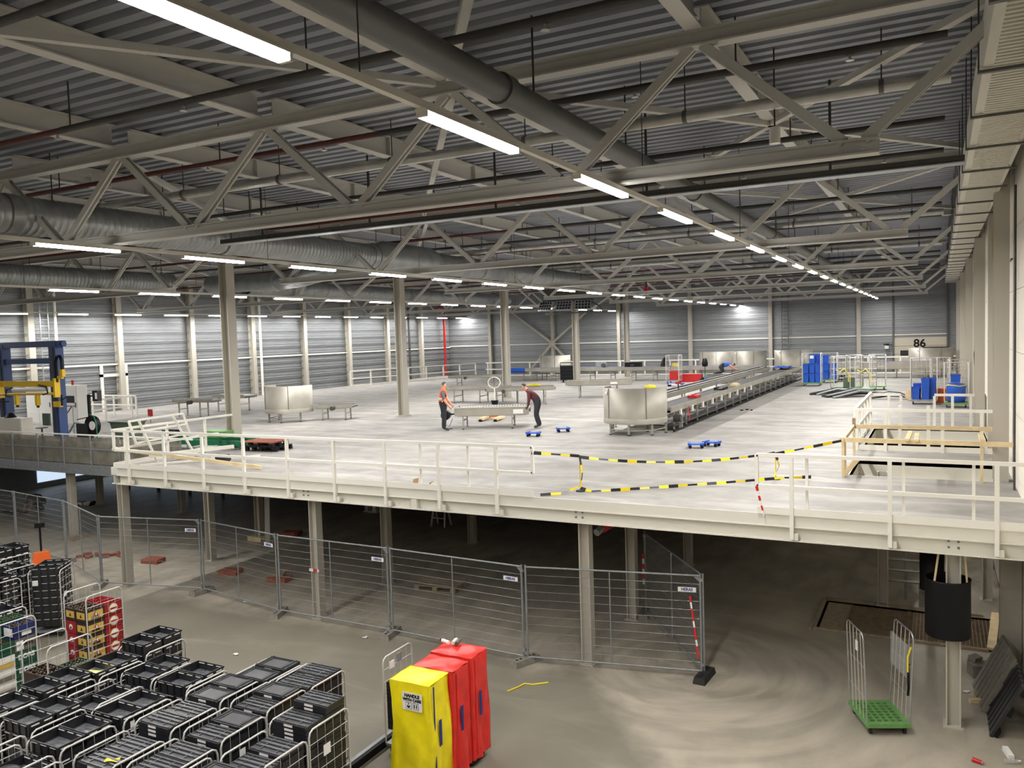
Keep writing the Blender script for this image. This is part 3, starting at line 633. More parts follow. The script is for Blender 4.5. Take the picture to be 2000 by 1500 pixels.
def curve_guard(lab, c, rad, a0, a1, z0, h, legs, inner=.4, tail=None, mat='stainless'):
    t = thing('curve_conveyor', lab, 'conveyor', (c[0], c[1], ZD), group='curved conveyors with steel guards')
    for r_, nm, hh in ((rad, 'outer_guard', h), (inner, 'inner_guard', h*.9)):
        m = MB(); n = 28
        pr = [(r_, 0), (r_, hh), (r_-.012, hh), (r_-.012, 0)]
        m.lathe(pr, n, (0, 0, z0), a0, a1)
        if nm == 'outer_guard':
            m.lathe([(r_+.01, .0), (r_+.01, .16), (r_, .17)], n, (0, 0, z0), a0, a1)
        m.build(nm, mat, t)
    MB().lathe([(inner, -.02), (rad, -.02), (rad, .0), (inner, .0)], 28, (0, 0, z0+.12), a0, a1).build('curved_belt', 'belt_dark', t)
    for s_ in (.33, .66):
        a = a0+(a1-a0)*s_; MB().bar((rad*1.005*math.cos(a), rad*1.005*math.sin(a), z0+.17), (rad*1.005*math.cos(a), rad*1.005*math.sin(a), z0+h), .02).build('seam', 'stainless_dark', t)
    a = a0+(a1-a0)*.3; b = MB().cyl((rad*1.003*math.cos(a), rad*1.003*math.sin(a), z0+h-.14), (rad*1.02*math.cos(a), rad*1.02*math.sin(a), z0+h-.14), .055, 12).build('warning_sticker', 'label_white', t)
    for x, y in legs:
        lg = MB().bar((x, y, .05), (x, y, z0), .055).build('leg', mat, t); MB().cyl((x, y, 0), (x, y, .02), .055, 8).build('levelling_foot', 'black', lg)
    for (a_, b_) in zip(legs[:-1], legs[1:]): MB().bar((*a_, z0*.45), (*b_, z0*.45), .035).build('crossbar', mat, t)
    return t
curve_guard('large curved steel guard of conveyor bend, nearest on deck', (-8.72, 25.25), 1.02, math.radians(160), math.radians(385), .36, 1.14, [(-.85, .2), (-.6, -.7), (.1, -.95), (.75, -.6), (.95, .2), (.3, .3), (-.3, .2)])
t = curve_guard('curved steel guard of conveyor bend behind the left tall column', (-24.2, 26.0), 1.0, math.radians(165), math.radians(385), .38, 1.12, [(-.8, .2), (-.45, -.75), (.3, -.85), (.85, -.3)])
conveyor('belt_conveyor', 'short conveyor stub beside the left curved steel guard', (-23.3, 26.6, ZD), .35, 1.7, .7, .62, (.4, 1.4), belt='belt_dark', motor=.9)
# the long straight double line
t = conveyor('long_conveyor', 'long straight conveyor line running to the back, right lane', (-8.02, 25.6, ZD), math.pi/2, 27.8, .75, .78, [.4+1.45*i for i in range(19)], belt='belt_dark', side_h=.16)
MB().box(.0, 27.8, -.5, -.44, .02, .06).build('floor_rail', 'black', t); MB().box(.3, 27.8, -.42, .42, .16, .2).build('lower_tray', 'belt_dark', t)
MB().cyl((.35, -.62, .42), (.35, -.38, .42), .12, 12).build('drive_motor', 'pipe_dark', t); MB().box(.8, .95, -.5, -.4, .05, .5).build('film_scrap', 'plastic_film', t)
for i in range(9): MB().box(1.0+1.45*i, 1.12+1.45*i, -.43, -.37, .45, .66).build('joint_plate', 'label_white', t)
t = conveyor('long_conveyor', 'long straight conveyor line running to the back, left lane', (-9.55, 26.2, ZD), math.pi/2, 25.6, .75, .86, [.4+2.9*i for i in range(9)], belt='stainless_dark', side_h=.16)
for y in (-.32, -.2, -.05, .1, .22): MB().box(.02, 25.6, y-.012, y+.012, .87, .9).build('guide_strip', 'black' if y != -.05 else 'label_white', t)
# blue belt line across the back
t = conveyor('cross_conveyor', 'blue belt conveyor running across the back, left part', (-26.4, 53.0, ZD), .02, 16.5, 1.0, .9, [.5+1.5*i for i in range(11)], belt='belt_blue', side_h=.22)
conveyor('cross_conveyor', 'blue belt conveyor running across the back, right part', (-7.3, 55.0, ZD), .0, 7.9, 1.0, .95, [.4+1.55*i for i in range(6)], belt='belt_blue', side_h=.4)
t = thing('belt_roll', 'roll of blue belt on a stand at end of back conveyor', 'roll', (-27.3, 52.9, ZD)); MB().cyl((-.75, 0, .75), (.75, 0, .75), .17, 12).build('roll', 'blue_plastic', t)
for x in (-.6, .6): MB().bar((x, 0, 0), (x, 0, .58), .06).build('stand', 'stainless', t)
for lab, c, a0, a1 in (('curved steel guard at far left behind the blue roll', (-25.2, 55.4), 170, 350), ('curved steel guard behind the crawling worker', (-13.6, 57.0), 180, 330), ('curved steel guard left of the far ladder', (-11.6, 57.6), 190, 350), ('curved steel guard behind the blue crate cages', (-8.7, 58.0), 180, 360), ('curved steel guard in front of the numbered door', (-.4, 57.2), 185, 355)):
    curve_guard(lab, c, 1.25, math.radians(a0), math.radians(a1), .5, 1.25, [(-1.1, -.2), (-.3, -1.1), (.6, -.95), (1.1, -.2)], .5)
# ------------------------------------------------------------------ people
def person(label, loc, face, J, E, regions, hair, shoe='shoe', bands=None, bald=False, hold=None, glove=None):
    """J: joint -> (x, y, z, radius), person looks along local +x; E: edges; regions: material for each edge"""
    names = list(J); idx = {n_: i for i, n_ in enumerate(names)}
    me = bpy.data.meshes.new('person'); me.from_pydata([J[n_][:3] for n_ in names], [(idx[a], idx[b]) for a, b in E], [])
    o = bpy.data.objects.new('person', me); COL.objects.link(o)
    sk = o.modifiers.new('s', 'SKIN'); sk.use_smooth_shade = True; sub = o.modifiers.new('u', 'SUBSURF'); sub.levels = 2; sub.render_levels = 2
    lay = me.skin_vertices[0].data
    for n_, i in idx.items():
        r_ = J[n_][3]; k2 = 1.0 if 'hand' in n_ or 'head' in n_ else (1.32 if any(s in n_ for s in ('hip', 'knee', 'ankle', 'shoulder')) else 1.22); lay[i].radius = tuple(k2*v for v in r_) if isinstance(r_, tuple) else (r_*k2, r_*k2); lay[i].use_root = n_ == 'pelvis'
    bpy.context.view_layer.update()
    m2 = bpy.data.meshes.new_from_object(o.evaluated_get(bpy.context.evaluated_depsgraph_get())); bpy.data.objects.remove(o)
    mats = []
    for k_ in list(regions.values())+['skin', shoe]+([bands[0]] if bands else [])+([glove] if glove else []):
        if k_ not in mats: mats.append(k_)
    vs = [v.co.copy() for v in m2.vertices]; fs = [tuple(p.vertices) for p in m2.polygons]; mi = []
    rad = lambda n_: (sum(J[n_][3])/2 if isinstance(J[n_][3], tuple) else J[n_][3])
    segs = [(Vector(J[a][:3]), Vector(J[b][:3]), mats.index(regions[(a, b)] if (a, b) in regions else regions['*']), rad(a), rad(b)) for a, b in E]
    for p in m2.polygons:
        c = p.center; best = None
        for a, b, k_, ra, rb in segs:
            ab = b-a; t_ = max(0, min(1, (c-a).dot(ab)/ab.length_squared)); dd = (c-a-ab*t_).length/(ra+(rb-ra)*t_)
            if best is None or dd < best[0]: best = (dd, k_)
        k_ = best[1]
        if bands and k_ == mats.index(regions[bands[3]]) and any(lo < c.z < hi for lo, hi in bands[1]): k_ = mats.index(bands[0])
        mi.append(k_)
    mb = MB(); mb._add(vs, fs, True)
    # fingers, nose, ears and eyes grown into the same body mesh
    def blob(c, r, mat, sc=(1, 1, 1)):
        n0 = len(mb.f); nn = 6
        v = [(c[0]+r*sc[0]*math.cos(2*math.pi*i/nn)*math.sin(math.pi*j/4), c[1]+r*sc[1]*math.sin(2*math.pi*i/nn)*math.sin(math.pi*j/4), c[2]+r*sc[2]*math.cos(math.pi*j/4)) for j in range(5) for i in range(nn)]
        mb._add(v, [(j*nn+i, j*nn+(i+1) % nn, (j+1)*nn+(i+1) % nn, (j+1)*nn+i) for j in range(4) for i in range(nn)], True); mi.extend([mats.index(mat)]*(len(mb.f)-n0))
    for sd in ('l', 'r'):
        w_ = Vector(J['wrist_'+sd][:3]); h_ = Vector(J['hand_'+sd][:3]); dv = (h_-w_).normalized(); sv = Vector((-dv.z, 0, dv.x)).normalized() if abs(dv.y) < .9 else Vector((1, 0, 0)); nv = dv.cross(sv)
        for i in range(4):
            n0 = len(mb.f); b_ = h_+sv*(.02*(i-1.5)); ln = (.062, .072, .068, .052)[i]; p1 = b_+dv*ln*.5; p2 = p1+dv*ln*.35+nv*(.025 if sd == 'l' else -.025)
            mb.tube([b_-dv*.02, p1, p2], .009, 5); mi.extend([mats.index(glove or 'skin')]*(len(mb.f)-n0))
        n0 = len(mb.f); tb = w_.lerp(h_, .45); mb.tube([tb, tb+sv*.035+dv*.03, tb+sv*.045+dv*.065], .0105, 5); mi.extend([mats.index(glove or 'skin')]*(len(mb.f)-n0))
    hd = Vector(J['head'][:3]); tp = Vector(J['head_top'][:3]); up = (tp-hd).normalized(); fw = Vector((up.z, 0, -up.x)); sdv = Vector((0, 1, 0)); hc = (hd+tp)/2
    blob(hc+fw*.084-up*.018, .017, 'skin', (1, .8, 1.5))
    for s_ in (-1, 1): blob(hc+sdv*.076*s_-up*.01, .022, 'skin', (1, .5, 1.4)); blob(hc+fw*.071+sdv*.032*s_+up*.014, .008, shoe)
    blob(hc+fw*.068-up*.055, .017, 'skin', (.5, 1.3, .5))
    body = mb.mesh('person', mats)
    for p, k_ in zip(body.polygons, mi): p.material_index = k_
    t = put('person', body, None, loc, (0, 0, face), label, 'person')
    hm = MB(); nn = 12
    def hv(u_, v_):
        th = v_*1.75; a = 2*math.pi*u_; rr = .094
        q = up*math.cos(th)*rr*1.05+(fw*math.cos(a)+sdv*math.sin(a)*.88)*math.sin(th)*rr
        if math.cos(a) > .35: q = up*math.cos(min(th, .8))*rr*1.05+(fw*math.cos(a)+sdv*math.sin(a)*.88)*math.sin(min(th, .8))*rr
        return hc+up*.016-fw*.012+q
    hm.sheet(hv, 16, 8); hm.build('hair', hair, t)
    return t
def legs_pose(hip, dz, kn, an, toe, sp=.1):
    pass
BE = [('pelvis', 'waist'), ('waist', 'chest'), ('chest', 'neck'), ('neck', 'head'), ('head', 'head_top')]
for sd in 'lr':
    BE += [('chest', 'shoulder_'+sd), ('shoulder_'+sd, 'elbow_'+sd), ('elbow_'+sd, 'wrist_'+sd), ('wrist_'+sd, 'hand_'+sd), ('pelvis', 'hip_'+sd), ('hip_'+sd, 'knee_'+sd), ('knee_'+sd, 'ankle_'+sd), ('ankle_'+sd, 'toe_'+sd)]
def outfit(top, sleeve, fore, leg, skin_hand='skin'):
    R = {('pelvis', 'waist'): leg, ('waist', 'chest'): top, ('chest', 'neck'): top, ('neck', 'head'): 'skin', ('head', 'head_top'): 'skin'}
    for sd in 'lr':
        R.update({('chest', 'shoulder_'+sd): top, ('shoulder_'+sd, 'elbow_'+sd): sleeve, ('elbow_'+sd, 'wrist_'+sd): fore, ('wrist_'+sd, 'hand_'+sd): skin_hand, ('pelvis', 'hip_'+sd): leg, ('hip_'+sd, 'knee_'+sd): leg, ('knee_'+sd, 'ankle_'+sd): leg, ('ankle_'+sd, 'toe_'+sd): 'shoe'})
    return R
HR = (.083, .092)
J = dict(pelvis=(0, 0, .96, (.115, .15)), waist=(-.01, 0, 1.08, (.125, .155)), chest=(.0, 0, 1.35, (.13, .165)), neck=(.02, 0, 1.5, .06), head=(.05, 0, 1.56, (.078, .072)), head_top=(.07, 0, 1.68, (.085, .08)),
         shoulder_l=(.0, .19, 1.44, .065), elbow_l=(.07, .23, 1.14, .048), wrist_l=(.24, .2, .93, .034), hand_l=(.3, .19, .86, (.02, .042)),
         shoulder_r=(.0, -.19, 1.44, .065), elbow_r=(.05, -.24, 1.13, .048), wrist_r=(.2, -.22, .9, .034), hand_r=(.26, -.21, .82, (.02, .042)),
         hip_l=(0, .09, .88, .095), knee_l=(.0, .1, .5, .066), ankle_l=(-.05, .1, .1, .046), toe_l=(.13, .12, .045, (.034, .045)),
         hip_r=(0, -.09, .88, .095), knee_r=(.02, -.1, .5, .066), ankle_r=(.02, -.1, .1, .046), toe_r=(.2, -.11, .045, (.034, .045)))
person('man in orange safety vest standing at left conveyor end', (-15.42, 24.22, ZD), .46, J, BE, {**outfit('vest_orange', 'shirt_grey', 'skin', 'trousers'), '*': 'vest_orange'}, 'hair_grey', bands=('vest_band', [(1.0, 1.06), (1.13, 1.19)], None, ('waist', 'chest')))
J2 = dict(pelvis=(-.04, 0, .93, (.12, .15)), waist=(.04, 0, 1.06, (.12, .15)), chest=(.22, 0, 1.24, (.125, .165)), neck=(.36, 0, 1.37, .054), head=(.42, 0, 1.42, (.075, .07)), head_top=(.49, 0, 1.53, (.083, .078)),
          shoulder_l=(.28, .19, 1.28, .062), elbow_l=(.29, .24, 1.01, .046), wrist_l=(.33, .23, .8, .034), hand_l=(.37, .22, .74, (.02, .042)),
          shoulder_r=(.28, -.19, 1.28, .062), elbow_r=(.27, -.25, 1.01, .046), wrist_r=(.32, -.24, .78, .034), hand_r=(.36, -.23, .71, (.02, .042)),
          hip_l=(-.03, .09, .87, .098), knee_l=(.06, .1, .48, .066), ankle_l=(-.03, .1, .1, .046), toe_l=(.15, .12, .045, (.034, .045)),
          hip_r=(-.03, -.09, .87, .098), knee_r=(.04, -.11, .48, .066), ankle_r=(-.1, -.11, .1, .046), toe_r=(.08, -.12, .045, (.034, .045)))
person('man in maroon sweater bending over right conveyor end', (-12.5, 25.75, ZD), .46+math.pi, J2, BE, {**outfit('sweater_maroon', 'sweater_maroon', 'sweater_maroon', 'trousers', 'glove'), '*': 'sweater_maroon'}, 'hair_brown', glove='glove')
J3 = dict(pelvis=(-.12, 0, .5, (.13, .15)), waist=(.02, 0, .56, (.12, .15)), chest=(.26, 0, .66, (.125, .165)), neck=(.42, 0, .68, .054), head=(.48, 0, .67, (.075, .07)), head_top=(.6, 0, .66, (.083, .078)),
          shoulder_l=(.32, .19, .64, .062), elbow_l=(.44, .24, .4, .046), wrist_l=(.52, .2, .18, .034), hand_l=(.55, .19, .1, (.02, .042)),
          shoulder_r=(.32, -.19, .64, .062), elbow_r=(.42, -.24, .4, .046), wrist_r=(.5, -.2, .18, .034), hand_r=(.53, -.19, .1, (.02, .042)),
          hip_l=(-.1, .1, .45, .1), knee_l=(.2, .14, .34, .066), ankle_l=(-.08, .12, .1, .046), toe_l=(.1, .13, .045, (.034, .045)),
          hip_r=(-.1, -.1, .45, .1), knee_r=(.2, -.14, .32, .066), ankle_r=(-.1, -.12, .1, .046), toe_r=(.08, -.13, .045, (.034, .045)))
person('person in dark shirt crouching on the ground floor at left', (-33.1, 20.6, 0), .46+math.pi, J3, BE, {**outfit('shirt_black', 'shirt_black', 'skin', 'trousers'), '*': 'shirt_black'}, 'hair_brown')
J4 = dict(pelvis=(-.2, 0, .5, (.13, .15)), waist=(-.02, 0, .54, (.12, .15)), chest=(.26, 0, .58, (.125, .165)), neck=(.42, 0, .56, .054), head=(.48, 0, .54, (.075, .07)), head_top=(.6, 0, .5, (.083, .078)),
          shoulder_l=(.3, .19, .54, .062), elbow_l=(.48, .24, .34, .046), wrist_l=(.72, .2, .22, .034), hand_l=(.79, .19, .2, (.02, .042)),
          shoulder_r=(.3, -.19, .54, .062), elbow_r=(.46, -.24, .34, .046), wrist_r=(.7, -.2, .22, .034), hand_r=(.77, -.19, .2, (.02, .042)),
          hip_l=(-.2, .1, .44, .1), knee_l=(-.12, .13, .09, .066), ankle_l=(-.5, .12, .07, .046), toe_l=(-.66, .13, .045, (.034, .045)),
          hip_r=(-.2, -.1, .44, .1), knee_r=(-.1, -.13, .09, .066), ankle_r=(-.5, -.12, .07, .046), toe_r=(-.66, -.13, .045, (.034, .045)))
MB().box(-12.5, -10.3, 49.4, 50.3, ZD, ZD+.56).box(-12.45, -10.35, 49.35, 50.35, ZD+.56, ZD+.6).build('low_platform', 'stainless_dark', label='low grey work platform under the kneeling worker', cat='platform')
person('worker in blue shirt kneeling by the long conveyor line', (-11.5, 49.85, ZD+.6), .3, J4, BE, {**outfit('shirt_blue', 'skin', 'skin', 'trousers'), '*': 'shirt_blue'}, 'hair_brown')

# ------------------------------------------------------------------ left part of the deck
t = thing('walkway_parapet', 'grey walkway parapet with dirty clear panels left of the deck', 'railing', (-20.4, 17.6, 0))
for z, nm in ((3.78, 'top_rail'), (3.3, 'middle_rail')): MB().bar((-17.8, 0, z), (0, 0, z), .045).build(nm, 'rail_white' if z > 3.5 else 'galv_dull', t)
MB().box(-17.8, 0, -.03, .03, 2.5, 2.76).build('channel', 'galv_dull', t); MB().box(-17.8, 0, -.06, .6, 2.44, 2.5).build('walkway_plate', 'galv_dull', t); MB().box(-17.8, .3, .6, .62, 2.44, 3.36).build('back_plate', 'dirty_panel', t)
for i in range(12):
    MB().bar((-.5-1.45*i, -.03, 2.55), (-.5-1.45*i, -.03, 3.76), .04).build('post', 'galv_dull', t)
    MB().box(-.5-1.45*i-1.41, -.5-1.45*i-.03, .0, .012, 2.8, 3.7).build('clear_panel', 'plexi', t)
t = thing('blue_gantry', 'blue steel gantry frame standing on left part of deck', 'machine', (-30.5, 19.0, ZD))
for s_ in (-1.7, 1.55):
    MB().box(s_-.2, s_+.2, -.16, .16, 0, 3.55).build('post', 'gantry_blue', t); MB().box(s_-.05, s_+.05, -.19, -.16, .1, 3.4).build('guide_rail', 'pipe_dark', t)
MB().box(-1.9, 1.95, -.14, .14, 3.4, 3.62).build('top_beam', 'gantry_blue', t); MB().box(-1.5, 1.35, -.1, .1, 2.78, 2.98).build('cross_beam', 'gantry_blue', t)
MB().cyl((1.75, 0, 3.5), (2.05, 0, 3.5), .11, 10).build('motor', 'gantry_blue', t)
t = thing('yellow_carriage', 'yellow lifting carriage mounted on the blue gantry', 'machine', (-30.5, 18.7, ZD+1.55))
MB().box(-1.5, 1.95, -.05, .05, .38, .6).build('upper_beam', 'machine_yellow', t); MB().cyl((-1.4, -.1, .1), (1.9, -.1, .14), .05, 8).build('lower_tube', 'machine_yellow', t)
MB().box(-1.6, -1.45, -.12, .1, -.05, .6).build('end_plate', 'machine_yellow', t); MB().box(1.88, 1.98, -.12, .1, .0, .7).build('end_plate', 'machine_yellow', t)
MB().cyl((-.6, -.06, .26), (1.4, -.06, .3), .09, 10).build('cylinder', 'cabinet_white', t)
for x in (-.3, .95): MB().box(x-.06, x+.06, -.2, -.06, -.3, .08).build('clamp', 'machine_yellow', t); MB().cyl((x, -.13, -.38), (x, -.13, -.3), .05, 8).build('foot', 'black', t)
MB().tube([(-.6, -.12, .35), (-.9, -.14, .3), (-1.0, -.14, .05), (-.7, -.14, .0)], .03, 6).tube([(1.0, -.1, .45), (1.5, -.14, .4), (1.6, -.14, .15), (1.3, -.14, .1)], .03, 6).build('hose', 'cable', t)
MB().tube([(1.95, 0, .55), (1.95, 0, 1.3), (2.05, 0, 1.5), (2.2, 0, 1.5), (2.3, 0, 1.35), (2.3, 0, 1.0)], .06, 6).build('cable_chain', 'black', t); MB().box(2.22, 2.38, -.06, .06, .75, 1.02).box(2.05, 2.3, -.05, .05, .68, .78).build('chain_bracket', 'machine_yellow', t)
MB().box(1.8, 2.2, -.1, .02, -.35, -.15).build('side_arm', 'machine_yellow', t); MB().bar((2.25, -.05, -.3), (2.25, -.05, .1), .05).bar((2.25, -.05, -.1), (2.5, -.05, .02), .03).build('probe', 'black', t); MB().box(-2.2, -1.5, -.1, -.02, -.2, -.12).box(-1.6, -.6, -.3, -.24, -.18, -.14).build('side_arm', 'black', t)
t = thing('control_cabinet', 'row of white control cabinets behind the blue gantry', 'cabinet', (-34.2, 22.2, ZD))
MB().box(-1.95, 1.6, 0, .5, 0, 1.75).build('body', 'cabinet_white', t)
for i in range(4):
    dr = MB().box(-1.93+.88*i, -1.07+.88*i, -.02, 0, .08, 1.7).build('door', 'cabinet_white', t); MB().box(-1.15+.88*i, -1.11+.88*i, -.04, -.02, .8, 1.0).build('handle', 'pipe_dark', dr)
MB().box(.9, 1.45, -.03, -.02, 1.0, 1.3).build('screen', 'screen', t); MB().box(.0, .45, -.03, -.02, 1.05, 1.35).build('notice', 'label_white', t)
for i in range(5): MB().cyl((.95+.11*i, -.02, .86), (.95+.11*i, -.04, .86), .025, 8).build('button', 'pipe_dark', t)
MB().cyl((1.0, .25, 1.75), (1.0, .25, 1.95), .05, 8).build('warning_light', 'red_paint', t)
t = thing('steel_cabinet', 'pale grey steel cabinet beside the foot of blue gantry', 'cabinet', (-31.3, 18.5, ZD)); MB().box(-.75, .75, 0, .45, 0, .75).build('body', 'cabinet_cream', t)
for i in range(2): dr = MB().box(-.72+.73*i, -.02+.73*i, -.02, 0, .04, .71).build('door', 'cabinet_cream', t)
MB().lathe([(0, .2), (.12, .17), (.22, .0)], 10, (-31.5, 18.7, ZD+.75)).build('work_hat', 'black', label='black cap lying on the pale grey cabinet', cat='hat')
t = thing('swivel_chair', 'dark grey chair standing behind the walkway parapet', 'chair', (-29.3, 18.5, ZD)); MB().lathe([(0, .45), (.2, .45), (.22, .42), (0, .4)], 12).build('seat', 'bin_green', t); MB().cb((0, .2, .72), (.4, .06, .45)).build('backrest', 'bin_green', t); MB().cyl((0, 0, .05), (0, 0, .4), .03, 8).build('stem', 'pipe_dark', t)
for i in range(5): MB().bar((0, 0, .06), (.25*math.cos(i*1.257), .25*math.sin(i*1.257), .04), .03).build('leg', 'pipe_dark', t)
t = thing('hand_rail_stair', 'grey steel step rail in front of white cabinets', 'railing', (-29.6, 19.6, ZD))
MB().tube([(0, 0, .0), (0, 0, .7), (.5, 0, 1.15), (.55, 0, 1.1), (.55, 0, 0)], .025, 6).build('handrail', 'galv_dull', t); MB().tube([(.1, 0, .0), (.6, 0, .5), (1.0, 0, .5), (1.0, 0, 0)], .03, 6).build('lower_bar', 'galv_dull', t)
t = thing('strapping_machine', 'black strapping machine with large reel on deck left', 'machine', (-26.95, 18.75, ZD))
MB().cyl((.2, -.08, .55), (.2, .08, .55), .34, 22).build('reel', 'black', t); MB().cyl((.3, -.1, .55), (.3, -.082, .55), .16, 16).build('reel_core', 'label_white', t)
MB().box(-.55, .05, -.12, .12, .1, .62).build('body', 'black_plastic', t); MB().bar((0, .05, .5), (0, .05, 1.65), .08).build('mast', 'black', t); MB().bar((0, .05, 1.6), (.4, .05, 1.6), .05).build('arm', 'black', t); MB().box(.35, .62, -.05, .12, 1.42, 1.8).build('control_box', 'black_plastic', t); MB().box(.5, .6, -.06, -.05, 1.5, 1.72).build('panel', 'label_white', t)
MB().tube([(.25, -.15, .95), (.5, -.15, .9), (.62, -.15, .6), (.62, -.15, .1)], .02, 6).build('guard_tube', 'green_steel', t); MB().bar((-.5, -.1, .75), (.1, -.1, .85), .03).build('lever', 'black', t)
MB().box(-.5, .4, -.2, .2, 0, .1).build('base', 'pipe_dark', t)
t = thing('waste_bin', 'green wheeled waste bin behind the walkway parapet', 'bin', (-26.0, 19.6, ZD)); MB()._add([(-.35, -.3, 0), (.35, -.3, 0), (.35, .3, 0), (-.35, .3, 0), (-.5, -.36, .6), (.5, -.36, .6), (.5, .36, .6), (-.5, .36, .6)], [(0, 3, 2, 1), (0, 1, 5, 4), (1, 2, 6, 5), (2, 3, 7, 6), (3, 0, 4, 7)]).build('tub', 'bin_green', t); MB().box(-.54, .54, -.4, .4, .6, .64).build('lid', 'bin_green', t)
rail('guard_rail', 'white guard rail near left wall behind strapping machine', [(-38.2, 26.0), (-33.8, 26.0)], [(-37, 26), (-35.4, 26), (-33.8, 26)], 1.0, .55, None, 0)
rail('guard_rail', 'low white guard rail between gantry and left wall', [(-33.2, 22.6), (-33.6, 25.6)], [(-33.2, 22.6), (-33.4, 24.1), (-33.6, 25.6)], 1.0, .55, None, 0)
dm = MB(); 
for (y0, y1, z0, z1) in ((27.6, 27.75, 3.4, 5.8), (29.05, 29.2, 3.4, 5.8), (27.6, 29.2, 5.2, 5.35)): dm.box(XL+.035, XL+.12, y0, y1, z0, z1)
struct('door_1', dm, 'rail_white')
t = thing('wall_ladder', 'steel ladder fixed to the left wall column', 'ladder', (XL+.5, 24.5, 5.0))
for s_ in (-.2, .2): MB().bar((0, s_, 0), (0, s_, 5.2), .04).build('side_rail', 'galvanised', t)
for i in range(17): MB().cyl((0, -.2, .15+.3*i), (0, .2, .15+.3*i), .014, 6).build('rung', 'galvanised', t)
MB().cyl((XL+.45, 25.1, 3.4), (XL+.45, 25.1, 10.2), .07, 10).build('rain_pipe', 'rail_white', label='white vertical rain pipe beside the left wall ladder', cat='pipe')
MB().cyl((XL+.5, 38.6, 3.4), (XL+.5, 38.6, 10.2), .08, 10).build('rain_pipe', 'rail_white', label='white rain pipe on left wall behind the curved guard', cat='pipe')
MB().cyl((XL+.4, 55.2, 3.4), (XL+.4, 55.2, 10.2), .09, 10).build('wall_pipe', 'pipe_dark', label='dark vertical pipe on left wall near the far corner', cat='pipe')
MB().tube([(XL+.45, 59.6, 9.3), (XL+.45, 60.3, 9.3), (XL+.45, 60.5, 9.0), (XL+.45, 60.5, 3.4)], .1, 8).build('fire_pipe', 'red_paint', label='red vertical fire pipe near the far left corner', cat='pipe')
t = thing('wall_ladder', 'tall steel ladder fixed to the far wall', 'ladder', (-9.8, YF-.4, 4.4))
for s_ in (-.22, .22): MB().bar((s_, 0, 0), (s_, 0, 5.4), .06).build('side_rail', 'pipe_grey', t)
for i in range(18): MB().cyl((-.22, 0, .15+.3*i), (.22, 0, .15+.3*i), .02, 6).build('rung', 'pipe_grey', t)
t = thing('cross_brace', 'cream steel cross bracing fixed to the far wall', 'brace', (-28.35, YF-.42, 5.95))
for p, q in (((-4.2, 0, 3.1), (-.1, 0, .1)), ((3.6, 0, 2.85), (.1, 0, .1)), ((-2.2, 0, -2.3), (-.1, 0, -.1)), ((2.2, 0, -2.3), (.1, 0, -.1))): MB().bar(p, q, .1, .16).build('diagonal', 'steel_cream', t)
MB().cyl((0, -.02, 0), (0, .03, 0), .3, 12).build('gusset_plate', 'steel_cream', t)
# dock door 86
t = bpy.data.objects.new('door_2', MB().box(-2.7, .56, YF-.06, YF, 3.2, 5.72).mesh('door_2', 'door_beige')); COL.objects.link(t); t['kind'] = 'structure'
for z in (4.0, 4.6, 5.15): MB().box(-2.7, .56, YF-.065, YF-.058, z-.012, z+.012).build('panel_groove', 'joint', t)
for s_ in (-2.72, .58): MB().box(s_-.06, s_+.06, YF-.16, YF-.02, 3.4, 9.6).build('track', 'pipe_grey', t)
for x in (-1.9, -.85): w_ = MB().box(x-.38, x+.38, YF-.09, YF-.06, 4.5, 4.85).build('window_frame', 'black', t); MB().box(x-.32, x+.32, YF-.1, YF-.088, 4.54, 4.81).build('pane', 'screen', w_)
text_part('number', '86', .75, 'black', t, face_matrix((-1.1, YF-.07, 5.3), (1, 0, 0), (0, 0, 1)), bold=.02)
MB().box(-.9, .6, YF-.2, YF-.1, 5.0, 5.06).build('rubber_bar', 'black', t)
t = thing('camera_bracket', 'small device on a bracket beside the numbered door', 'device', (-3.1, YF-.5, 5.0)); MB().box(-.12, .12, -.2, .1, 0, .2).build('body', 'label_white', t); MB().bar((0, 0, .25), (.35, .4, .25), .05).build('arm', 'black', t); MB().bar((-.2, -.1, .3), (.15, -.1, .3), .08).build('hood', 'black', t)
MB().box(-.35, .5, 58.6, 59.1, ZD, ZD+1.7).build('beige_cabinet', 'cabinet_cream', label='beige cabinet in front of the numbered door', cat='cabinet') if False else None
# right wall fittings
t = thing('wall_pipe', 'white vertical pipe on the right wall with a hanging hose', 'pipe', (1.18, 31.0, ZD)); MB().cyl((0, 0, 0), (0, 0, 5.6), .045, 8).build('pipe_run', 'rail_white', t); MB().tube([(-.05, -.05, 2.6), (-.12, -.08, 2.2), (-.1, -.08, 1.8), (-.04, -.06, 1.9)], .02, 6).build('hose', 'dark_rubber', t)
t = thing('pull_rope', 'pair of ropes hanging along right wall between columns', 'rope', (1.22, 22.3, ZD)); MB().tube([(-.03, 1.2, 5.6), (0, .2, 2.0), (0, 0, 1.2), (.02, 0, .3)], .012, 5).tube([(.05, 1.2, 5.6), (.04, .25, 2.0), (.02, .05, 1.2), (.05, 0, .3)], .012, 5).build('strand', 'cardboard', t)
for i in range(5): MB().cyl((-.02, 0, 1.0+.07*i), (.03, 0, 1.03+.07*i), .035, 6).build('knot', 'pipe_grey', t)
MB().cyl((1.3, 18.2, ZD), (1.3, 18.2, 9.2), .02, 6).build('conduit_pipe', 'pipe_dark', label='thin dark conduit on the right wall nearest the camera', cat='pipe')
MB().tube([(1.15, 20.9, 9.2), (1.15, 20.9, 8.2), (1.33, 20.6, 7.9), (1.33, 19.5, 7.9)], .02, 6).build('conduit_pipe', 'pipe_grey', label='bent grey conduit under the duct on right wall', cat='pipe')

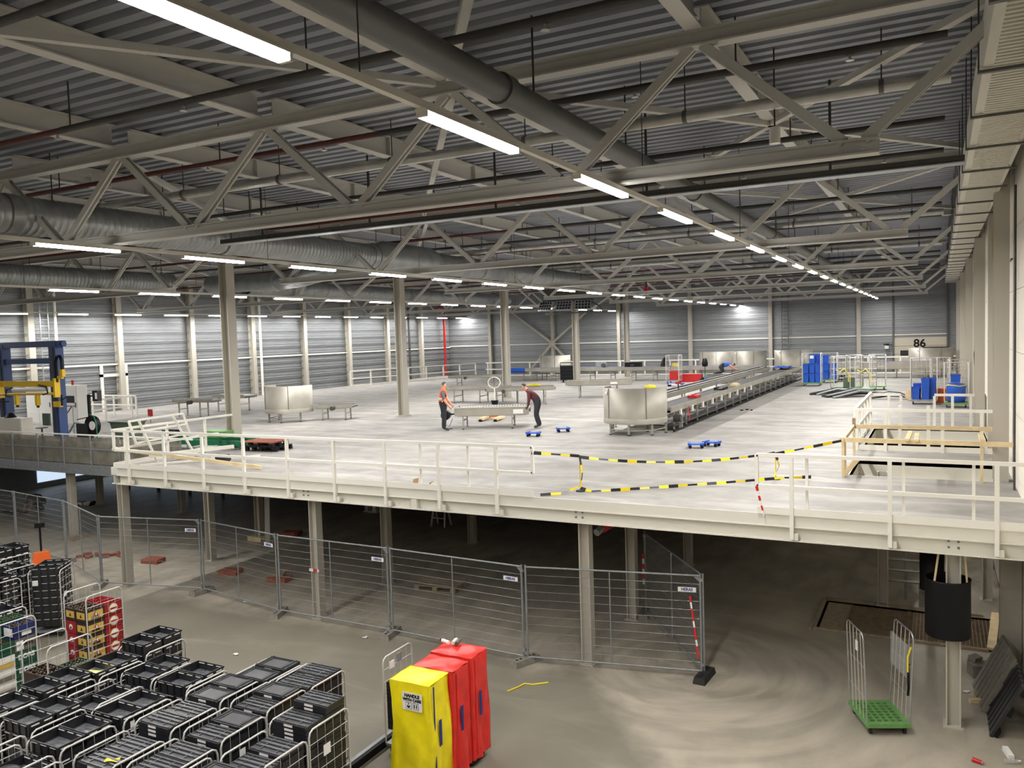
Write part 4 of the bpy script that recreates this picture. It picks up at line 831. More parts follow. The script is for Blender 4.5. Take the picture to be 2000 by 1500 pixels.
# ------------------------------------------------------------------ goods on the deck
def small_dolly(lab, x, y, rz):
    t = thing('blue_dolly', lab, 'dolly', (x, y, ZD), rz, group='blue furniture dollies')
    m = MB(); m.box(-.2, .2, -.14, .14, .1, .13); m.box(-.22, -.14, -.16, .16, .09, .15).box(.14, .22, -.16, .16, .09, .15); m.build('platform', 'blue_plastic', t)
    for a in (-.16, .16):
        for b in (-.11, .11): MB().cyl((a, b-.02, .045), (a, b+.02, .045), .045, 10).build('wheel', 'black', t)
small_dolly('blue dolly lying nearest to the bent man', -11.6, 23.55, .2); small_dolly('blue dolly alone right of the bent man', -11.15, 24.9, .6)
small_dolly('left blue dolly of the pair on open floor', -5.95, 22.25, .3); small_dolly('right blue dolly of the pair on open floor', -5.62, 22.7, -.2)
t = thing('hand_truck', 'orange pump truck standing behind the roller conveyor', 'hand truck', (-15.55, 28.2, ZD), .2)
MB().box(-.2, .2, -.15, .2, .1, .5).build('pump_body', 'orange', t); MB().cyl((0, 0, .5), (0, 0, .75), .1, 10, .16).build('cap', 'black', t); MB().cyl((0, 0, .75), (0, 0, 1.25), .025, 8).build('mast', 'rail_white', t)
MB().tube([(.26*math.cos(a*.6)+0, 0, 1.45+.22*math.sin(a*.6)) for a in range(10)], .018, 6, True).build('handle_loop', 'rail_white', t)
for s_ in (-.3, .3): MB().cb((s_, -.5, .1), (.2, 1.0, .08)).build('fork', 'wood', t); MB().cyl((s_-.06, -.95, .06), (s_+.06, -.95, .06), .06, 10).build('wheel', 'black', t)
def roll_cage(lab, x, y, rz, h=1.65, base='green_plastic', sides=(1, 1, 0), w=.7, l=.8, group='roll cages on the deck', z=ZD, nh=4, wire=.009):
    t = thing('roll_cage', lab, 'roll cage', (x, y, z), rz, group)
    MB().box(-w/2, w/2, -l/2, l/2, .14, .2).build('base', base, t)
    for a in (-w/2+.08, w/2-.08):
        for b in (-l/2+.08, l/2-.08):
            c_ = MB().cyl((a-.02, b, .055), (a+.02, b, .055), .055, 10).build('wheel', 'dark_rubber', t); MB().box(a-.03, a+.03, b-.03, b+.03, .1, .14).build('fork', 'galv_dull', c_)
    def side(ax, pos, nm='side_frame'):
        L2 = l/2 if ax == 'x' else w/2; P = (lambda s_, z_: (pos, s_, z_)) if ax == 'x' else (lambda s_, z_: (s_, pos, z_))
        f = MB().tube([P(-L2, .2), P(-L2, h-.08), P(-L2+.025, h-.02), P(-L2+.08, h), P(L2-.08, h), P(L2-.025, h-.02), P(L2, h-.08), P(L2, .2)], .019, 6).build(nm, 'cart_tube', t)
        m = MB()
        for i in range(1, nh+1): zz = .2+(h-.2)*i/(nh+1); m.tube([P(-L2, zz), P(L2, zz)], wire, 4)
        for i in range(1, 5): ss = -L2+2*L2*i/5; m.tube([P(ss, .2), P(ss, h)], wire*.7, 4)
        m.build('wire_grid', 'cart_tube', f, kind='stuff')
    if sides[0]: side('x', -w/2)
    if sides[1]: side('x', w/2)
    if sides[2]: side('y', l/2, 'back_frame')
    return t
def blue_bin(lab, x, y, z, w=.3, l=.36, h=.55, tape=False):
    t = thing('blue_bin', lab, 'bin', (x, y, z), group='blue bins in cages'); a, b = w/2, l/2
    m = MB(); m._add([(-a*.9, -b*.9, 0), (a*.9, -b*.9, 0), (a*.9, b*.9, 0), (-a*.9, b*.9, 0), (-a, -b, h), (a, -b, h), (a, b, h), (-a, b, h), (-a+.015, -b+.015, h), (a-.015, -b+.015, h), (a-.015, b-.015, h), (-a+.015, b-.015, h), (-a*.9+.01, -b*.9+.01, .02), (a*.9-.01, -b*.9+.01, .02), (a*.9-.01, b*.9-.01, .02), (-a*.9+.01, b*.9-.01, .02)],
        [(0, 3, 2, 1), (0, 1, 5, 4), (1, 2, 6, 5), (2, 3, 7, 6), (3, 0, 4, 7), (4, 5, 9, 8), (5, 6, 10, 9), (6, 7, 11, 10), (7, 4, 8, 11), (8, 9, 13, 12), (9, 10, 14, 13), (10, 11, 15, 14), (11, 8, 12, 15), (12, 13, 14, 15)]); m.build('shell', 'blue_plastic', t)
    MB().box(-a-.012, a+.012, -b-.012, b+.012, h-.05, h-.02).build('rim', 'blue_plastic', t)
    if tape: MB().box(-.1, .1, -b-.016, -b-.012, h-.22, h-.05).build('label', 'label_white', t)
roll_cage('green-based cage full of blue bins, taller and nearer one', -6.15, 47.6, 0, 1.8, sides=(1, 1, 1), w=.95, l=.85)
k_ = 0
for a in (-.3, .02, .33):
    for b in (-.2, .2):
        n = 3 if a < .3 else (2 if b < 0 else 3)
        for i in range(n if a > -.2 else 2):
            blue_bin('blue bin in taller cage, %s column, %s row, %s level' % (('left', 'middle', 'right')[(-.3, .02, .33).index(a)], 'front' if b < 0 else 'rear', ('bottom', 'middle', 'top')[i]), -6.15+a, 47.6+b, ZD+.2+i*.52, .29, .36, .5, tape=(a == .02 and b < 0 and i == 2))
roll_cage('green-based cage half filled with blue bins, behind taller one', -5.55, 50.4, 0, 1.7, sides=(1, 1, 1), w=.85, l=.8)
for a in (-.22, .18):
    for i in range(2 if a > 0 else 3): blue_bin('blue bin in half-filled cage, %s column, %s level' % ('left' if a < 0 else 'right', ('bottom', 'middle', 'top')[i]), -5.55+a, 50.3, ZD+.2+i*.47, .36, .5, .45)
for i, (x, y, rz, lab) in enumerate(((-4.3, 43.4, .3, 'empty cage at the left end of the cage cluster'), (-3.75, 44.6, 0, 'empty cage in the middle of the cage cluster'), (-3.1, 43.0, -.2, 'empty cage with yellow straps in the cage cluster'), (-2.7, 44.9, .1, 'empty cage at the right end of the cage cluster'))):
    c_ = roll_cage(lab, x, y, rz, 1.75, sides=(1, 1, 1), w=.75, l=.85)
    if i in (0, 2): MB().tube([(-.3, -.4, 1.1), (-.1, -.42, 1.0), (.1, -.4, 1.15), (.3, -.38, .9), (.3, -.4, .5)], .025, 6).build('strap', 'yellow_cable', c_)
t = thing('carton_box', 'drab carton box inside the cage cluster', 'box', (-3.9, 43.6, ZD+.21)); MB().box(-.25, .25, -.3, .3, 0, .5).build('body', 'bin_green', t); MB().box(-.26, .26, -.03, .03, .5, .505).build('tape_strip', 'cardboard', t)
def belts(lab, x, y, n, L, rz):
    t = thing('belt_pile', lab, 'belt pile', (x, y, ZD), rz, group='piles of black belting')
    for i in range(n):
        a = (i-n/2)*.09; h_ = .1+.18*math.sin(1.1*i+1)**2
        MB().tube([(-L/2+random.uniform(-.2, .2), a*1.7, .03), (-L*.2, a*1.2, h_*.6+.03), (0, a, h_+.04), (L*.25, a*1.1, h_*.8+.04), (L/2+random.uniform(-.2, .2), a*1.6, .05)], .05, 6).build('belt_strip', 'dark_rubber' if i % 6 else 'galv_dull', t)
belts('pile of black belting on the floor before cage cluster', -3.4, 40.6, 11, 2.6, .5)
belts('loose black belting on the floor left of main pile', -4.3, 41.7, 6, 2.2, .25)
belts('flat black belting bundle between pile and blue bins', -1.9, 39.2, 4, 1.8, .05)
t = thing('black_case', 'black tool case on the floor beside blue bin cages', 'case', (-5.0, 51.2, ZD)); MB().box(-.35, .35, -.2, .2, 0, .4).build('body', 'black_plastic', t); MB().box(-.1, .1, -.22, -.2, .2, .26).build('handle', 'label_white', t)
# right hand group of cages
roll_cage('cage with blue bins standing nearest behind the stair opening', -.5, 36.9, 0, 1.85, base='galv_dull', sides=(1, 1, 1), w=.95, l=.8)
for i, (a, b, z, h) in enumerate(((-.3, -.15, 0, .5), (-.25, .2, 0, .62), (.05, -.15, 0, .85), (.3, .1, 0, .85), (.05, .2, 0, .8))): blue_bin('blue bin in cage behind stair opening, %s from left' % ORD[i], -.5+a, 36.9+b, ZD+.2+z, .29, .33, h)
c_ = roll_cage('cage holding large blue sack beside the right wall', .62, 35.6, 0, 1.7, base='green_plastic', sides=(1, 1, 1), w=.8, l=.75)
t = thing('blue_sack', 'large blue plastic sack in cage beside right wall', 'sack', (.62, 35.5, ZD+.21)); MB().lathe([(0, 0), (.3, 0), (.34, .2), (.33, .5), (.35, .62), (.3, .7), (.2, .72), (0, .7)], 14).build('sack', 'blue_plastic', t); MB().tube([(.35*math.cos(a*.5), .35*math.sin(a*.5), .64+.02*math.sin(a*1.7)) for a in range(13)], .02, 6).build('rope', 'yellow_cable', t)
blue_bin('blue bin on top beside the large blue sack', .6, 35.75, ZD+.95, .34, .34, .3)
roll_cage('empty cage standing against the right wall farther back', .75, 38.4, .1, 1.7, base='galv_dull', sides=(1, 1, 1))
roll_cage('empty cage between blue bins and right wall', .1, 39.6, -.1, 1.75, base='galv_dull', sides=(1, 1, 1))
t = thing('orange_crate', 'orange plastic crate between the right-hand cages', 'crate', (.1, 37.6, ZD))
for z in (0, .3): MB().box(-.25, .25, -.2, .2, z, z+.28).build('tier', 'orange', t)
for i, (x, y) in enumerate(((-1.0, 38.6), (-.4, 39.2))):
    t = thing('cable_drum', 'wooden spool with orange cable, %s of two by right cages' % ('left', 'right')[i], 'cable drum', (x, y, ZD+.25)); MB().cyl((0, -.2, 0), (0, .2, 0), .15, 12).build('core', 'orange', t)
    for s_ in (-.2, .2): MB().cyl((0, s_-.02, 0), (0, s_+.02, 0), .25, 14).build('flange', 'wood', t)
# tools and boxes around the long conveyor
t = thing('tool_box', 'red tool tray lying on right lane of conveyor', 'toolbox', (-8.0, 29.8, ZD+.78)); MB().box(-.16, .16, -.35, .35, .0, .1).build('tray', 'red_paint', t); MB().box(-.02, .02, -.3, .3, .1, .14).build('handle', 'red_paint', t)
t = thing('clamp_tool', 'red clamp tool standing on left lane of conveyor', 'tool', (-9.4, 32.6, ZD+.9)); MB().cyl((0, 0, 0), (0, 0, .2), .03, 8).build('stem', 'pipe_dark', t); MB().box(-.12, .12, -.05, .05, .2, .28).build('head', 'red_paint', t)
t = thing('parts_tray', 'black parts tray lying on right lane of conveyor', 'tray', (-8.0, 34.0, ZD+.78)); MB().box(-.2, .2, -.4, .4, 0, .05).box(-.2, -.17, -.4, .4, .05, .1).box(.17, .2, -.4, .4, .05, .1).build('tray', 'black', t)
t = thing('wood_block', 'pale wooden board lying on right lane of conveyor', 'board', (-7.95, 36.4, ZD+.78)); MB().box(-.14, .14, -.4, .4, 0, .06).build('board', 'wood', t); MB().box(-.1, .1, -.3, .3, .06, .1).build('board', 'wood', t)
t = thing('blue_sheet', 'blue plastic sheet lying on far conveyor end', 'sheet', (-8.3, 50.9, ZD+.82)); MB().sheet(lambda u, v: (-.5+u*1.0, -.8+v*1.6, .06*math.sin(9*u)*math.sin(7*v)+.08), 10, 12).build('sheet', 'blue_plastic', t)
t = thing('red_tool_chest', 'red tool chest on floor left of long conveyor', 'tool chest', (-14.0, 51.3, ZD)); MB().box(-.75, .75, -.25, .25, 0, .45).build('body', 'red_paint', t); MB().box(-.76, .76, -.26, .26, .45, .5).build('lid', 'red_paint', t)
t = thing('red_tool_chest', 'small red chest standing inside the empty floor cage', 'tool chest', (-14.7, 50.2, ZD+.21)); MB().box(-.25, .25, -.25, .25, 0, .5).build('body', 'red_paint', t); MB().box(-.26, .26, -.26, .26, .5, .54).build('lid', 'red_paint', t)
roll_cage('empty cage standing by the small red chest', -14.7, 50.1, 0, 1.75, base='galv_dull', sides=(1, 1, 1), w=.8, l=.8)
t = thing('blue_trolley', 'low blue trolley on floor before empty floor cage', 'trolley', (-13.7, 47.0, ZD)); MB().box(-.45, .45, -.25, .25, .12, .2).build('deck', 'blue_plastic', t); MB().box(-.35, .35, -.255, -.25, .13, .19).build('label', 'label_white', t)
for a in (-.38, .38):
    for b in (-.18, .18): MB().cyl((a, b-.02, .06), (a, b+.02, .06), .06, 8).build('wheel', 'black', t)
t = thing('tool_heap', 'heap of blue power tools beside red tool chest', 'tools', (-12.7, 50.4, ZD))
for i in range(5): MB().cyl((-.4+.2*i, .1*math.sin(i*2), .12), (-.3+.2*i, .15+.1*math.sin(i*3), .3), .09, 8).build('power_tool', 'blue_plastic' if i % 2 else 'black', t)
t = thing('yellow_hose_bag', 'yellow hose bundle on the floor behind curved guard', 'hose', (-14.6, 44.9, ZD)); MB().tube([(.35*math.cos(a*.7)*(1-.01*a), .2*math.sin(a*.7), .06+.006*a) for a in range(22)], .05, 6).build('coil', 'yellow_cable', t)
t = thing('tall_tool_cart', 'black tool cart standing behind the far deck column', 'tool cart', (-22.4, 51.2, ZD)); MB().box(-.5, .5, -.3, .3, .15, 1.15).build('body', 'black_plastic', t); MB().tube([(-.5, -.2, 1.15), (-.5, -.2, 1.35), (.5, -.2, 1.35), (.5, -.2, 1.15)], .03, 6).build('handle', 'black', t)
for i in range(4): MB().box(-.46, .46, -.315, -.3, .2+.23*i, .4+.23*i).build('drawer', 'black', t)
for a in (-.4, .4): MB().cyl((a-.03, 0, .08), (a+.03, 0, .08), .08, 8).build('wheel', 'dark_rubber', t)
t = thing('black_case', 'black case lying on the blue belt conveyor', 'case', (-18.4, 53.1, ZD+.91)); MB().box(-.55, .55, -.25, .25, 0, .32).build('body', 'black', t); MB().box(-.12, .12, -.27, -.25, .1, .16).build('handle', 'pipe_grey', t)
t = thing('dark_jacket', 'dark jacket heaped on the blue belt conveyor', 'jacket', (-16.2, 53.2, ZD+.91)); MB().lathe([(.34, 0), (.3, .25), (.2, .5), (.08, .62), (0, .63)], 10).build('cloth', 'black', t)
t = thing('yellow_box', 'small yellow box on blue belt beside dark jacket', 'box', (-15.5, 53.2, ZD+.91)); MB().box(-.18, .18, -.12, .12, 0, .18).build('body', 'sticker_yellow', t); MB().box(-.19, .19, -.13, .13, .18, .21).build('lid', 'sticker_yellow', t)
t = thing('motor_unit', 'grey motor unit on the blue belt conveyor', 'motor', (-20.6, 52.9, ZD+.91)); MB().box(-.4, .4, -.2, .2, 0, .4).build('housing', 'galv_dull', t); MB().cyl((.2, -.35, .15), (.2, -.2, .15), .14, 10).build('flange', 'pipe_dark', t)
t = thing('hanging_bag', 'black bag hanging on a post by kneeling worker', 'bag', (-12.9, 50.7, ZD)); MB().cyl((0, 0, 0), (0, 0, 1.5), .03, 8).build('post', 'green_steel', t); MB().lathe([(0, 1.0), (.16, 1.0), (.2, 1.2), (.12, 1.5), (0, 1.52)], 10).build('bag', 'black', t)
for i, (x, y) in enumerate(((-6.95, 33.0), (-6.8, 33.3), (-6.6, 33.15))): MB().cb((x, y, ZD+.02), (.12, .06, .04), Euler((0, 0, i)).to_matrix()).build('rubber_offcut', 'black', label='%s small black rubber offcut of three right of conveyor' % ('left', 'middle', 'right')[i], cat='offcut', group='rubber offcuts')
t = thing('red_rag', 'red rag hanging on the long conveyor near its bend', 'rag', (-7.55, 27.4, ZD+.2)); MB().sheet(lambda u, v: (.03*math.sin(7*v), -.08+.16*u*(.6+.4*v), .5*v+.02*math.sin(9*u)), 6, 8).build('cloth', 'red_paint', t)
# pallets and green frames at the left corner
def pallet(lab, x, y, z, rz=0., mat='wood_old', blk='black'):
    t = thing('pallet', lab, 'pallet', (x, y, z), rz, group='pallets')
    for i in range(5): MB().box(-.6, .6, -.4+.17*i, -.28+.17*i, .12, .145).build('top_board', mat, t)
    for i in range(3): MB().box(-.6, .6, -.4+.35*i, -.3+.35*i, 0, .02).build('bottom_board', blk, t)
    for a in (-.53, 0, .53):
        for b in (-.35, 0, .35): MB().box(a-.07, a+.07, b-.05, b+.05, .02, .1).build('block', blk, t)
        MB().box(a-.05, a+.05, -.4, .4, .1, .12).build('stringer_board', mat, t)
pallet('reddish pallet on the deck behind the front railing', -18.4, 18.6, ZD+.15, .1, 'brick_red', 'black'); pallet('black pallet underneath the reddish pallet on deck', -18.3, 18.65, ZD, .1, 'black', 'black')
t = thing('green_chain_conveyor', 'low green chain conveyor frame on deck behind corner railing', 'conveyor', (-21.3, 18.68, ZD), .05)
for b in (-.45, .3): MB().box(-1.7, 2.2, b-.05, b+.05, .12, .28).build('rail_beam', 'green_steel', t)
for a in (-1.4, 0, 1.9): MB().box(a-.05, a+.05, -.45, .3, .05, .14).build('cross_member', 'green_steel', t); MB().cyl((a, -.5, .02), (a, -.5, .14), .05, 8).build('foot', 'galv_dull', t)
MB().box(.6, 1.5, -.35, .05, .365, .56).build('green_box', 'green_plastic', None, label='flat green box on the low green conveyor frame', cat='box').matrix_world = Matrix.Translation((-21.3, 18.6, ZD)) @ Matrix.Rotation(.05, 4, 'Z')
t = thing('drive_motor', 'black motor resting on the low green conveyor frame', 'motor', (-22.6, 18.7, ZD+.29)); MB().cyl((-.25, 0, .12), (.25, 0, .12), .11, 10).build('body', 'black', t); MB().box(-.4, -.2, -.1, .1, 0, .2).build('gearbox', 'black', t)
t = thing('hazard_sign', 'small red sign standing on deck near left wall', 'sign', (-30.2, 23.9, ZD)); MB().box(-.15, .15, -.01, .01, .3, .6).build('plate', 'red_paint', t); MB().cyl((0, 0, 0), (0, 0, .3), .015, 6).build('rod', 'pipe_grey', t)
# ------------------------------------------------------------------ ground floor: daylight door, pit
MB().box(XL-.03, XL-.02, 24, 36, .3, 2.3).build('window_1', 'daylight', kind='structure')
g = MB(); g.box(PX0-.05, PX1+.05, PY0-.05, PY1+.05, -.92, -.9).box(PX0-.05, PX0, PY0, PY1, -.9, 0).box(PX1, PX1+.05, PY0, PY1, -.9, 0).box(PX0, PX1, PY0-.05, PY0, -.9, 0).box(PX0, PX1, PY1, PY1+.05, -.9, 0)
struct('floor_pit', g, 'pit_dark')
t = thing('pit_grating', 'rusty steel grating over the pit below the deck', 'grating', (0, 0, -.02))
m = MB()
for i in range(40): x = PX0+.55+i*.072; m.box(x, x+.01, PY0, PY1, -.04, .0)
for i in range(27): y = PY0+.02+i*.072; m.box(PX0+.5, PX1, y, y+.01, -.03, .002)
m.build('grating_bars', 'grate', t, kind='stuff')
for a in (PX0+.5, -.62, PX1-.04): MB().box(a, a+.04, PY0, PY1, -.06, .01).build('edge_bar', 'grate', t)
MB().box(PX0+.0, PX0+.5, PY0, PY1, -.04, 0).build('cover_plate', 'wood_old', t)
for i, (a, b) in enumerate((((PX0-.1, PY0-.12), (.9, PY0-.12)), ((PX0-.1, PY1+.12), (.9, PY1+.12)))): MB().bar((*a, .03), (*b, .03), .05, .05).build('edge_timber', 'wood_old', label='timber lying along the %s edge of pit' % ('near', 'far')[i], cat='timber')
MB().bar((PX0-.14, PY0-.2, .03), (PX0-.14, PY1+.1, .03), .05, .05).build('edge_timber', 'wood_old', label='timber lying along the left edge of pit', cat='timber')
MB().bar((.95, PY0-.1, .06), (1.15, PY1+.3, .06), .16, .05).build('edge_timber', 'wood', label='pale board lying across the right edge of pit', cat='timber')
t = thing('pipe_rack', 'metal rack of horizontal tubes below the deck', 'rack', (-.6, 21.5, 0))
for i in range(4): MB().cyl((-.6, 0, .45+.26*i), (.35, 0, .45+.26*i), .035, 8).build('tube', 'galvanised', t)
for a in (-.1, .25): MB().bar((a, .05, 0), (a, .05, 1.45), .05).build('upright', 'galv_dull', t)
t = thing('concrete_block', 'pale concrete block standing beside the pit', 'block', (-.05, 21.0, 0)); MB().box(-.35, .35, -.15, .2, 0, .5).build('body', 'concrete_block', t); MB().box(-.36, .36, -.16, .21, .5, .53).build('top_slab', 'concrete_block', t)

# ------------------------------------------------------------------ mesh fence
NODES = [(-30.6, 16.5), (-27.4, 16.2), (-24.1, 15.75), (-20.85, 14.6), (-17.6, 15.3), (-14.35, 14.75), (-10.95, 14.7), (-7.45, 14.5), (-3.97, 15.2), (-6.12, 18.1)]
FL = ['leftmost mesh fence panel, cut by the picture edge', 'mesh fence panel left of the pallet truck', 'mesh fence panel behind the pallet truck', 'mesh fence panel around the left corner deck column', 'mesh fence panel right of the left corner column', 'mesh fence panel left of the tape-wrapped column', 'mesh fence panel right of the tape-wrapped column', 'mesh fence panel at the right end, before beacon column', 'mesh fence panel folded back under the deck']
sign_i = (3, 4, 5, 6, 7)
for i, (a, b) in enumerate(zip(NODES[:-1], NODES[1:])):
    A = Vector((*a, 0)); Bv = Vector((*b, 0)); L = (Bv-A).length-.06; rz = math.atan2(b[1]-a[1], b[0]-a[0])
    t = thing('mesh_fence', FL[i], 'fence', A, rz, group='mesh fence panels')
    for x in (.03, L): MB().cyl((x, 0, .04), (x, 0, 2.02), .022, 8).build('post', 'galv_dull', t)
    for z in (.12, 1.98): MB().cyl((.03, 0, z), (L, 0, z), .019, 8).build('rail', 'galv_dull', t)
    MB().cyl((L/2, 0, .12), (L/2, 0, 1.98), .014, 6).build('middle_post', 'galv_dull', t)
    hw = MB().cyl((.03, 0, 0), (L, 0, 0), .0045, 4).mesh('wire', 'galvanised')
    for k_ in range(1, 11): put('wire', hw, t, (0, .008, .12+1.86*k_/11))
    m = MB(); n = int(L/.035)
    for k_ in range(1, n): x = .03+k_*(L-.03)/n; m.cyl((x, 0, .12), (x, 0, 1.98), .0012, 3, caps=False)
    m.build('mesh_wires', 'galvanised', t, kind='stuff')
    for z in (.25, 1.9): MB().box(L-.02, L+.05, -.03, .03, z-.03, z+.03).build('clamp', 'galvanised', t)
    MB()._add([(L, 0, 1.98), (L-.14, 0, 1.98), (L, 0, 1.84)], [(0, 1, 2)]).build('gusset', 'galv_dull', t)
    if i in sign_i:
        s_ = MB().box(L-.42, L-.08, -.026, -.02, 1.66, 1.75).build('sign', 'label_white', t); text_part('lettering', 'HERAS', .075, 'mark_blue', s_, face_matrix((L-.25, -.028, 1.705), (1, 0, 0), (0, 0, 1)), bold=.003)
FT = ['near left picture edge', 'left of pallet truck', 'behind pallet truck', 'at left corner column', 'second from left corner column', 'left of tape-wrapped column', 'right of tape-wrapped column', 'beside red covered cart', 'at right fence end', 'under the deck at folded panel']
for i, p in enumerate(NODES):
    t = thing('fence_foot', 'concrete fence foot '+FT[i], 'fence foot', (p[0], p[1]-.05, 0), math.radians(90+(12, -8, 15, 35, -6, 20, 8, -25, -4, 10)[i]), group='fence feet')
    m = MB(); hx, hy = .34, .12
    m._add([(-hx, -hy, 0), (hx, -hy, 0), (hx, hy, 0), (-hx, hy, 0), (-hx+.03, -hy+.02, .12), (hx-.03, -hy+.02, .12), (hx-.03, hy-.02, .12), (-hx+.03, hy-.02, .12)], [(0, 3, 2, 1), (4, 5, 6, 7), (0, 1, 5, 4), (1, 2, 6, 5), (2, 3, 7, 6), (3, 0, 4, 7)])
    m.build('block', 'concrete_block' if i != 8 else 'dark_rubber', t)
    for k_ in (-.22, -.12, .12, .22): MB().cyl((k_, 0, .121), (k_, 0, .125), .028, 8).build('hole', 'black', t)
t = thing('barrier_tape', 'red white tape tied around the front deck column', 'tape', (-13.27, 14.95, 1.2))
for i, (dx, mt) in enumerate(((-.12, 'label_white'), (-.06, 'label_white'), (0, 'tape_red'), (.06, 'tape_red'), (.12, 'label_white'))): MB().box(dx-.03, dx+.03, -.13, -.124, -.035, .035).build('red_stripe' if 'red' in mt else 'white_stripe', mt, t)
t = thing('barrier_tape', 'red white tape hanging on the right fence end', 'tape', (-4.2, 15.1, 1.6))
for i in range(10): MB().bar((.015*i, -.03, -.12*i), (.015*(i+1), -.03, -.12*(i+1)), .035, .004, (0, 1, 0)).build('red_stripe' if i % 3 != 1 else 'white_stripe', 'tape_red' if i % 3 != 1 else 'label_white', t)
t = thing('barrier_tape', 'red white tape hanging on the folded fence panel', 'tape', (-6.1, 18.0, 1.5))
for i in range(6): MB().bar((.0, -.03, -.12*i), (.005, -.03, -.12*(i+1)), .05, .004, (0, 1, 0)).build('red_stripe' if i % 2 == 0 else 'white_stripe', 'tape_red' if i % 2 == 0 else 'label_white', t)
t = thing('pipe_end', 'red pipe end with silver cap below the deck beam', 'pipe', (-5.95, 15.35, 2.75)); MB().cyl((0, .6, .05), (-.08, -.1, 0), .13, 14).build('pipe_run', 'red_paint', t); MB().cyl((-.08, -.1, -.03), (-.12, -.3, -.08), .075, 12).build('cap', 'galvanised', t); MB().cyl((0, .4, .1), (0, .4, .45), .02, 6).build('hanger', 'pipe_dark', t)

# ------------------------------------------------------------------ stacking crates
def open_crate_mesh(h=.2, x=.29, y=.195):
    m = MB(); th = .014
    o = [(-x, -y), (x, -y), (x, y), (-x, y)]; i_ = [(-x+th, -y+th), (x-th, -y+th), (x-th, y-th), (-x+th, y-th)]; b = [(-x+.02, -y+.02), (x-.02, -y+.02), (x-.02, y-.02), (-x+.02, y-.02)]
    v = [(*p, 0) for p in b]+[(*p, h-.03) for p in b]+[(*p, h-.03) for p in o]+[(*p, h) for p in o]+[(*p, h) for p in i_]+[(*p, .03) for p in i_]
    f = [(0, 3, 2, 1)]
    for k_ in range(5): f += [(k_*4+j, k_*4+(j+1) % 4, k_*4+4+(j+1) % 4, k_*4+4+j) for j in range(4)]
    f.append((20, 21, 22, 23)); m._add(v, f)
    for s_ in (-1, 1):
        for j in range(4): m.box(-x*.8+j*.15, -x*.8+j*.15+.012, s_*y-.004*s_-.006, s_*y-.004*s_+.006, .03, h-.04)
    return m
OPEN = open_crate_mesh().mesh('crate_shell', 'black_plastic')
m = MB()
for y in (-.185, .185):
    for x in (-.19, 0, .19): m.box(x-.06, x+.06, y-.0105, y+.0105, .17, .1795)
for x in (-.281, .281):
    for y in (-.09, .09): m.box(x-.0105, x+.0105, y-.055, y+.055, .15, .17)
GLINT = m.mesh('slot_glints', 'label_white')  # white strips along the crate rims: bright glints put into the colour
m = MB()
for i in range(5): m.box(-.25, .25, -.16+.075*i, -.148+.075*i, .075, .079)
m.box(-.274, .274, -.179, .179, .072, .075)
FLOORR = m.mesh('floor_ribs', 'crate_floor')
m = MB(); m.box(-.29, .29, -.195, .195, 0, .05)
FOLD = m.mesh('crate_shell', 'black_plastic')
m = MB()
for y in (-.16, -.06, .02, .1, .165): m.box(-.27, .27, y-.012, y+.012, .05, .062)
for x in (-.14, .12): m.box(x-.01, x+.01, -.18, .18, .05, .058)
RIBS = m.mesh('top_ribs', 'black_plastic_worn')
m = MB()
for y in (-.05, .035): m.box(-.2, .2, y-.0035, y+.0035, .062, .064)
HINGE = m.mesh('hinge_line', 'galv_dull')  # pale strips on the hinge bars, their highlights put into the colour
m = MB(); m.box(-.29, .29, -.195, -.13, .05, .06).box(-.29, .29, .13, .195, .05, .06).box(-.29, -.2, -.13, .13, .05, .06).box(.17, .29, -.13, .13, .05, .06).box(-.29, .29, -.165, -.155, .06, .068).box(-.29, .29, .155, .165, .06, .068).box(-.26, -.245, -.19, .19, .06, .068).box(.22, .235, -.19, .19, .06, .068)
PANELF = m.mesh('lid_frame', 'black_plastic'); PANEL = MB().box(-.2, .17, -.13, .13, .05, .053).mesh('lid_panel', 'black_plastic_worn')
LAB = MB().box(-.09, .06, -.1965, -.195, .01, .042).mesh('front_label', 'label_white')
def crate(kind, lab, x, y, z, group):
    t = thing('stacking_crate', lab, 'crate', (x, y, z), 0, group)
    if kind == 'open': put('crate_shell', OPEN, t); put('slot_glints', GLINT, t, kind='stuff'); put('floor_ribs', FLOORR, t, kind='stuff')
    elif kind == 'rib': put('crate_shell', FOLD, t); put('top_ribs', RIBS, t, kind='stuff'); put('hinge_line', HINGE, t, kind='stuff'); put('front_label', LAB, t)
    else: put('crate_shell', FOLD, t); put('lid_frame', PANELF, t); put('lid_panel', PANEL, t); put('front_label', LAB, t)
    return t
CB = MB(); CB.box(-.35, .35, -.4, .4, .13, .17); CBm = CB.mesh('base', 'galv_dull')
WHm = MB().cyl((-.02, 0, 0), (.02, 0, 0), .055, 10).mesh('wheel', 'dark_rubber')
def uframe(h):
    return MB().tube([(0, -.4, .17), (0, -.4, h-.09), (0, -.375, h-.03), (0, -.32, h), (0, .32, h), (0, .375, h-.03), (0, .4, h-.09), (0, .4, .17)], .0135, 7)
def ugrid(h):
    m = MB()
    for i in range(1, 7): m.tube([(0, -.4, .17+(h-.17)*i/7), (0, .4, .17+(h-.17)*i/7)], .0055, 4)
    for i in range(1, 5): m.tube([(0, -.4+.16*i, .17), (0, -.4+.16*i, h)], .0035, 4)
    return m
UF = uframe(1.56).mesh('side_frame', 'cart_tube'); UG = ugrid(1.56).mesh('wire_grid', 'cart_tube')
UF2 = uframe(1.76).mesh('side_frame', 'cart_tube'); UG2 = ugrid(1.76).mesh('wire_grid', 'cart_tube')
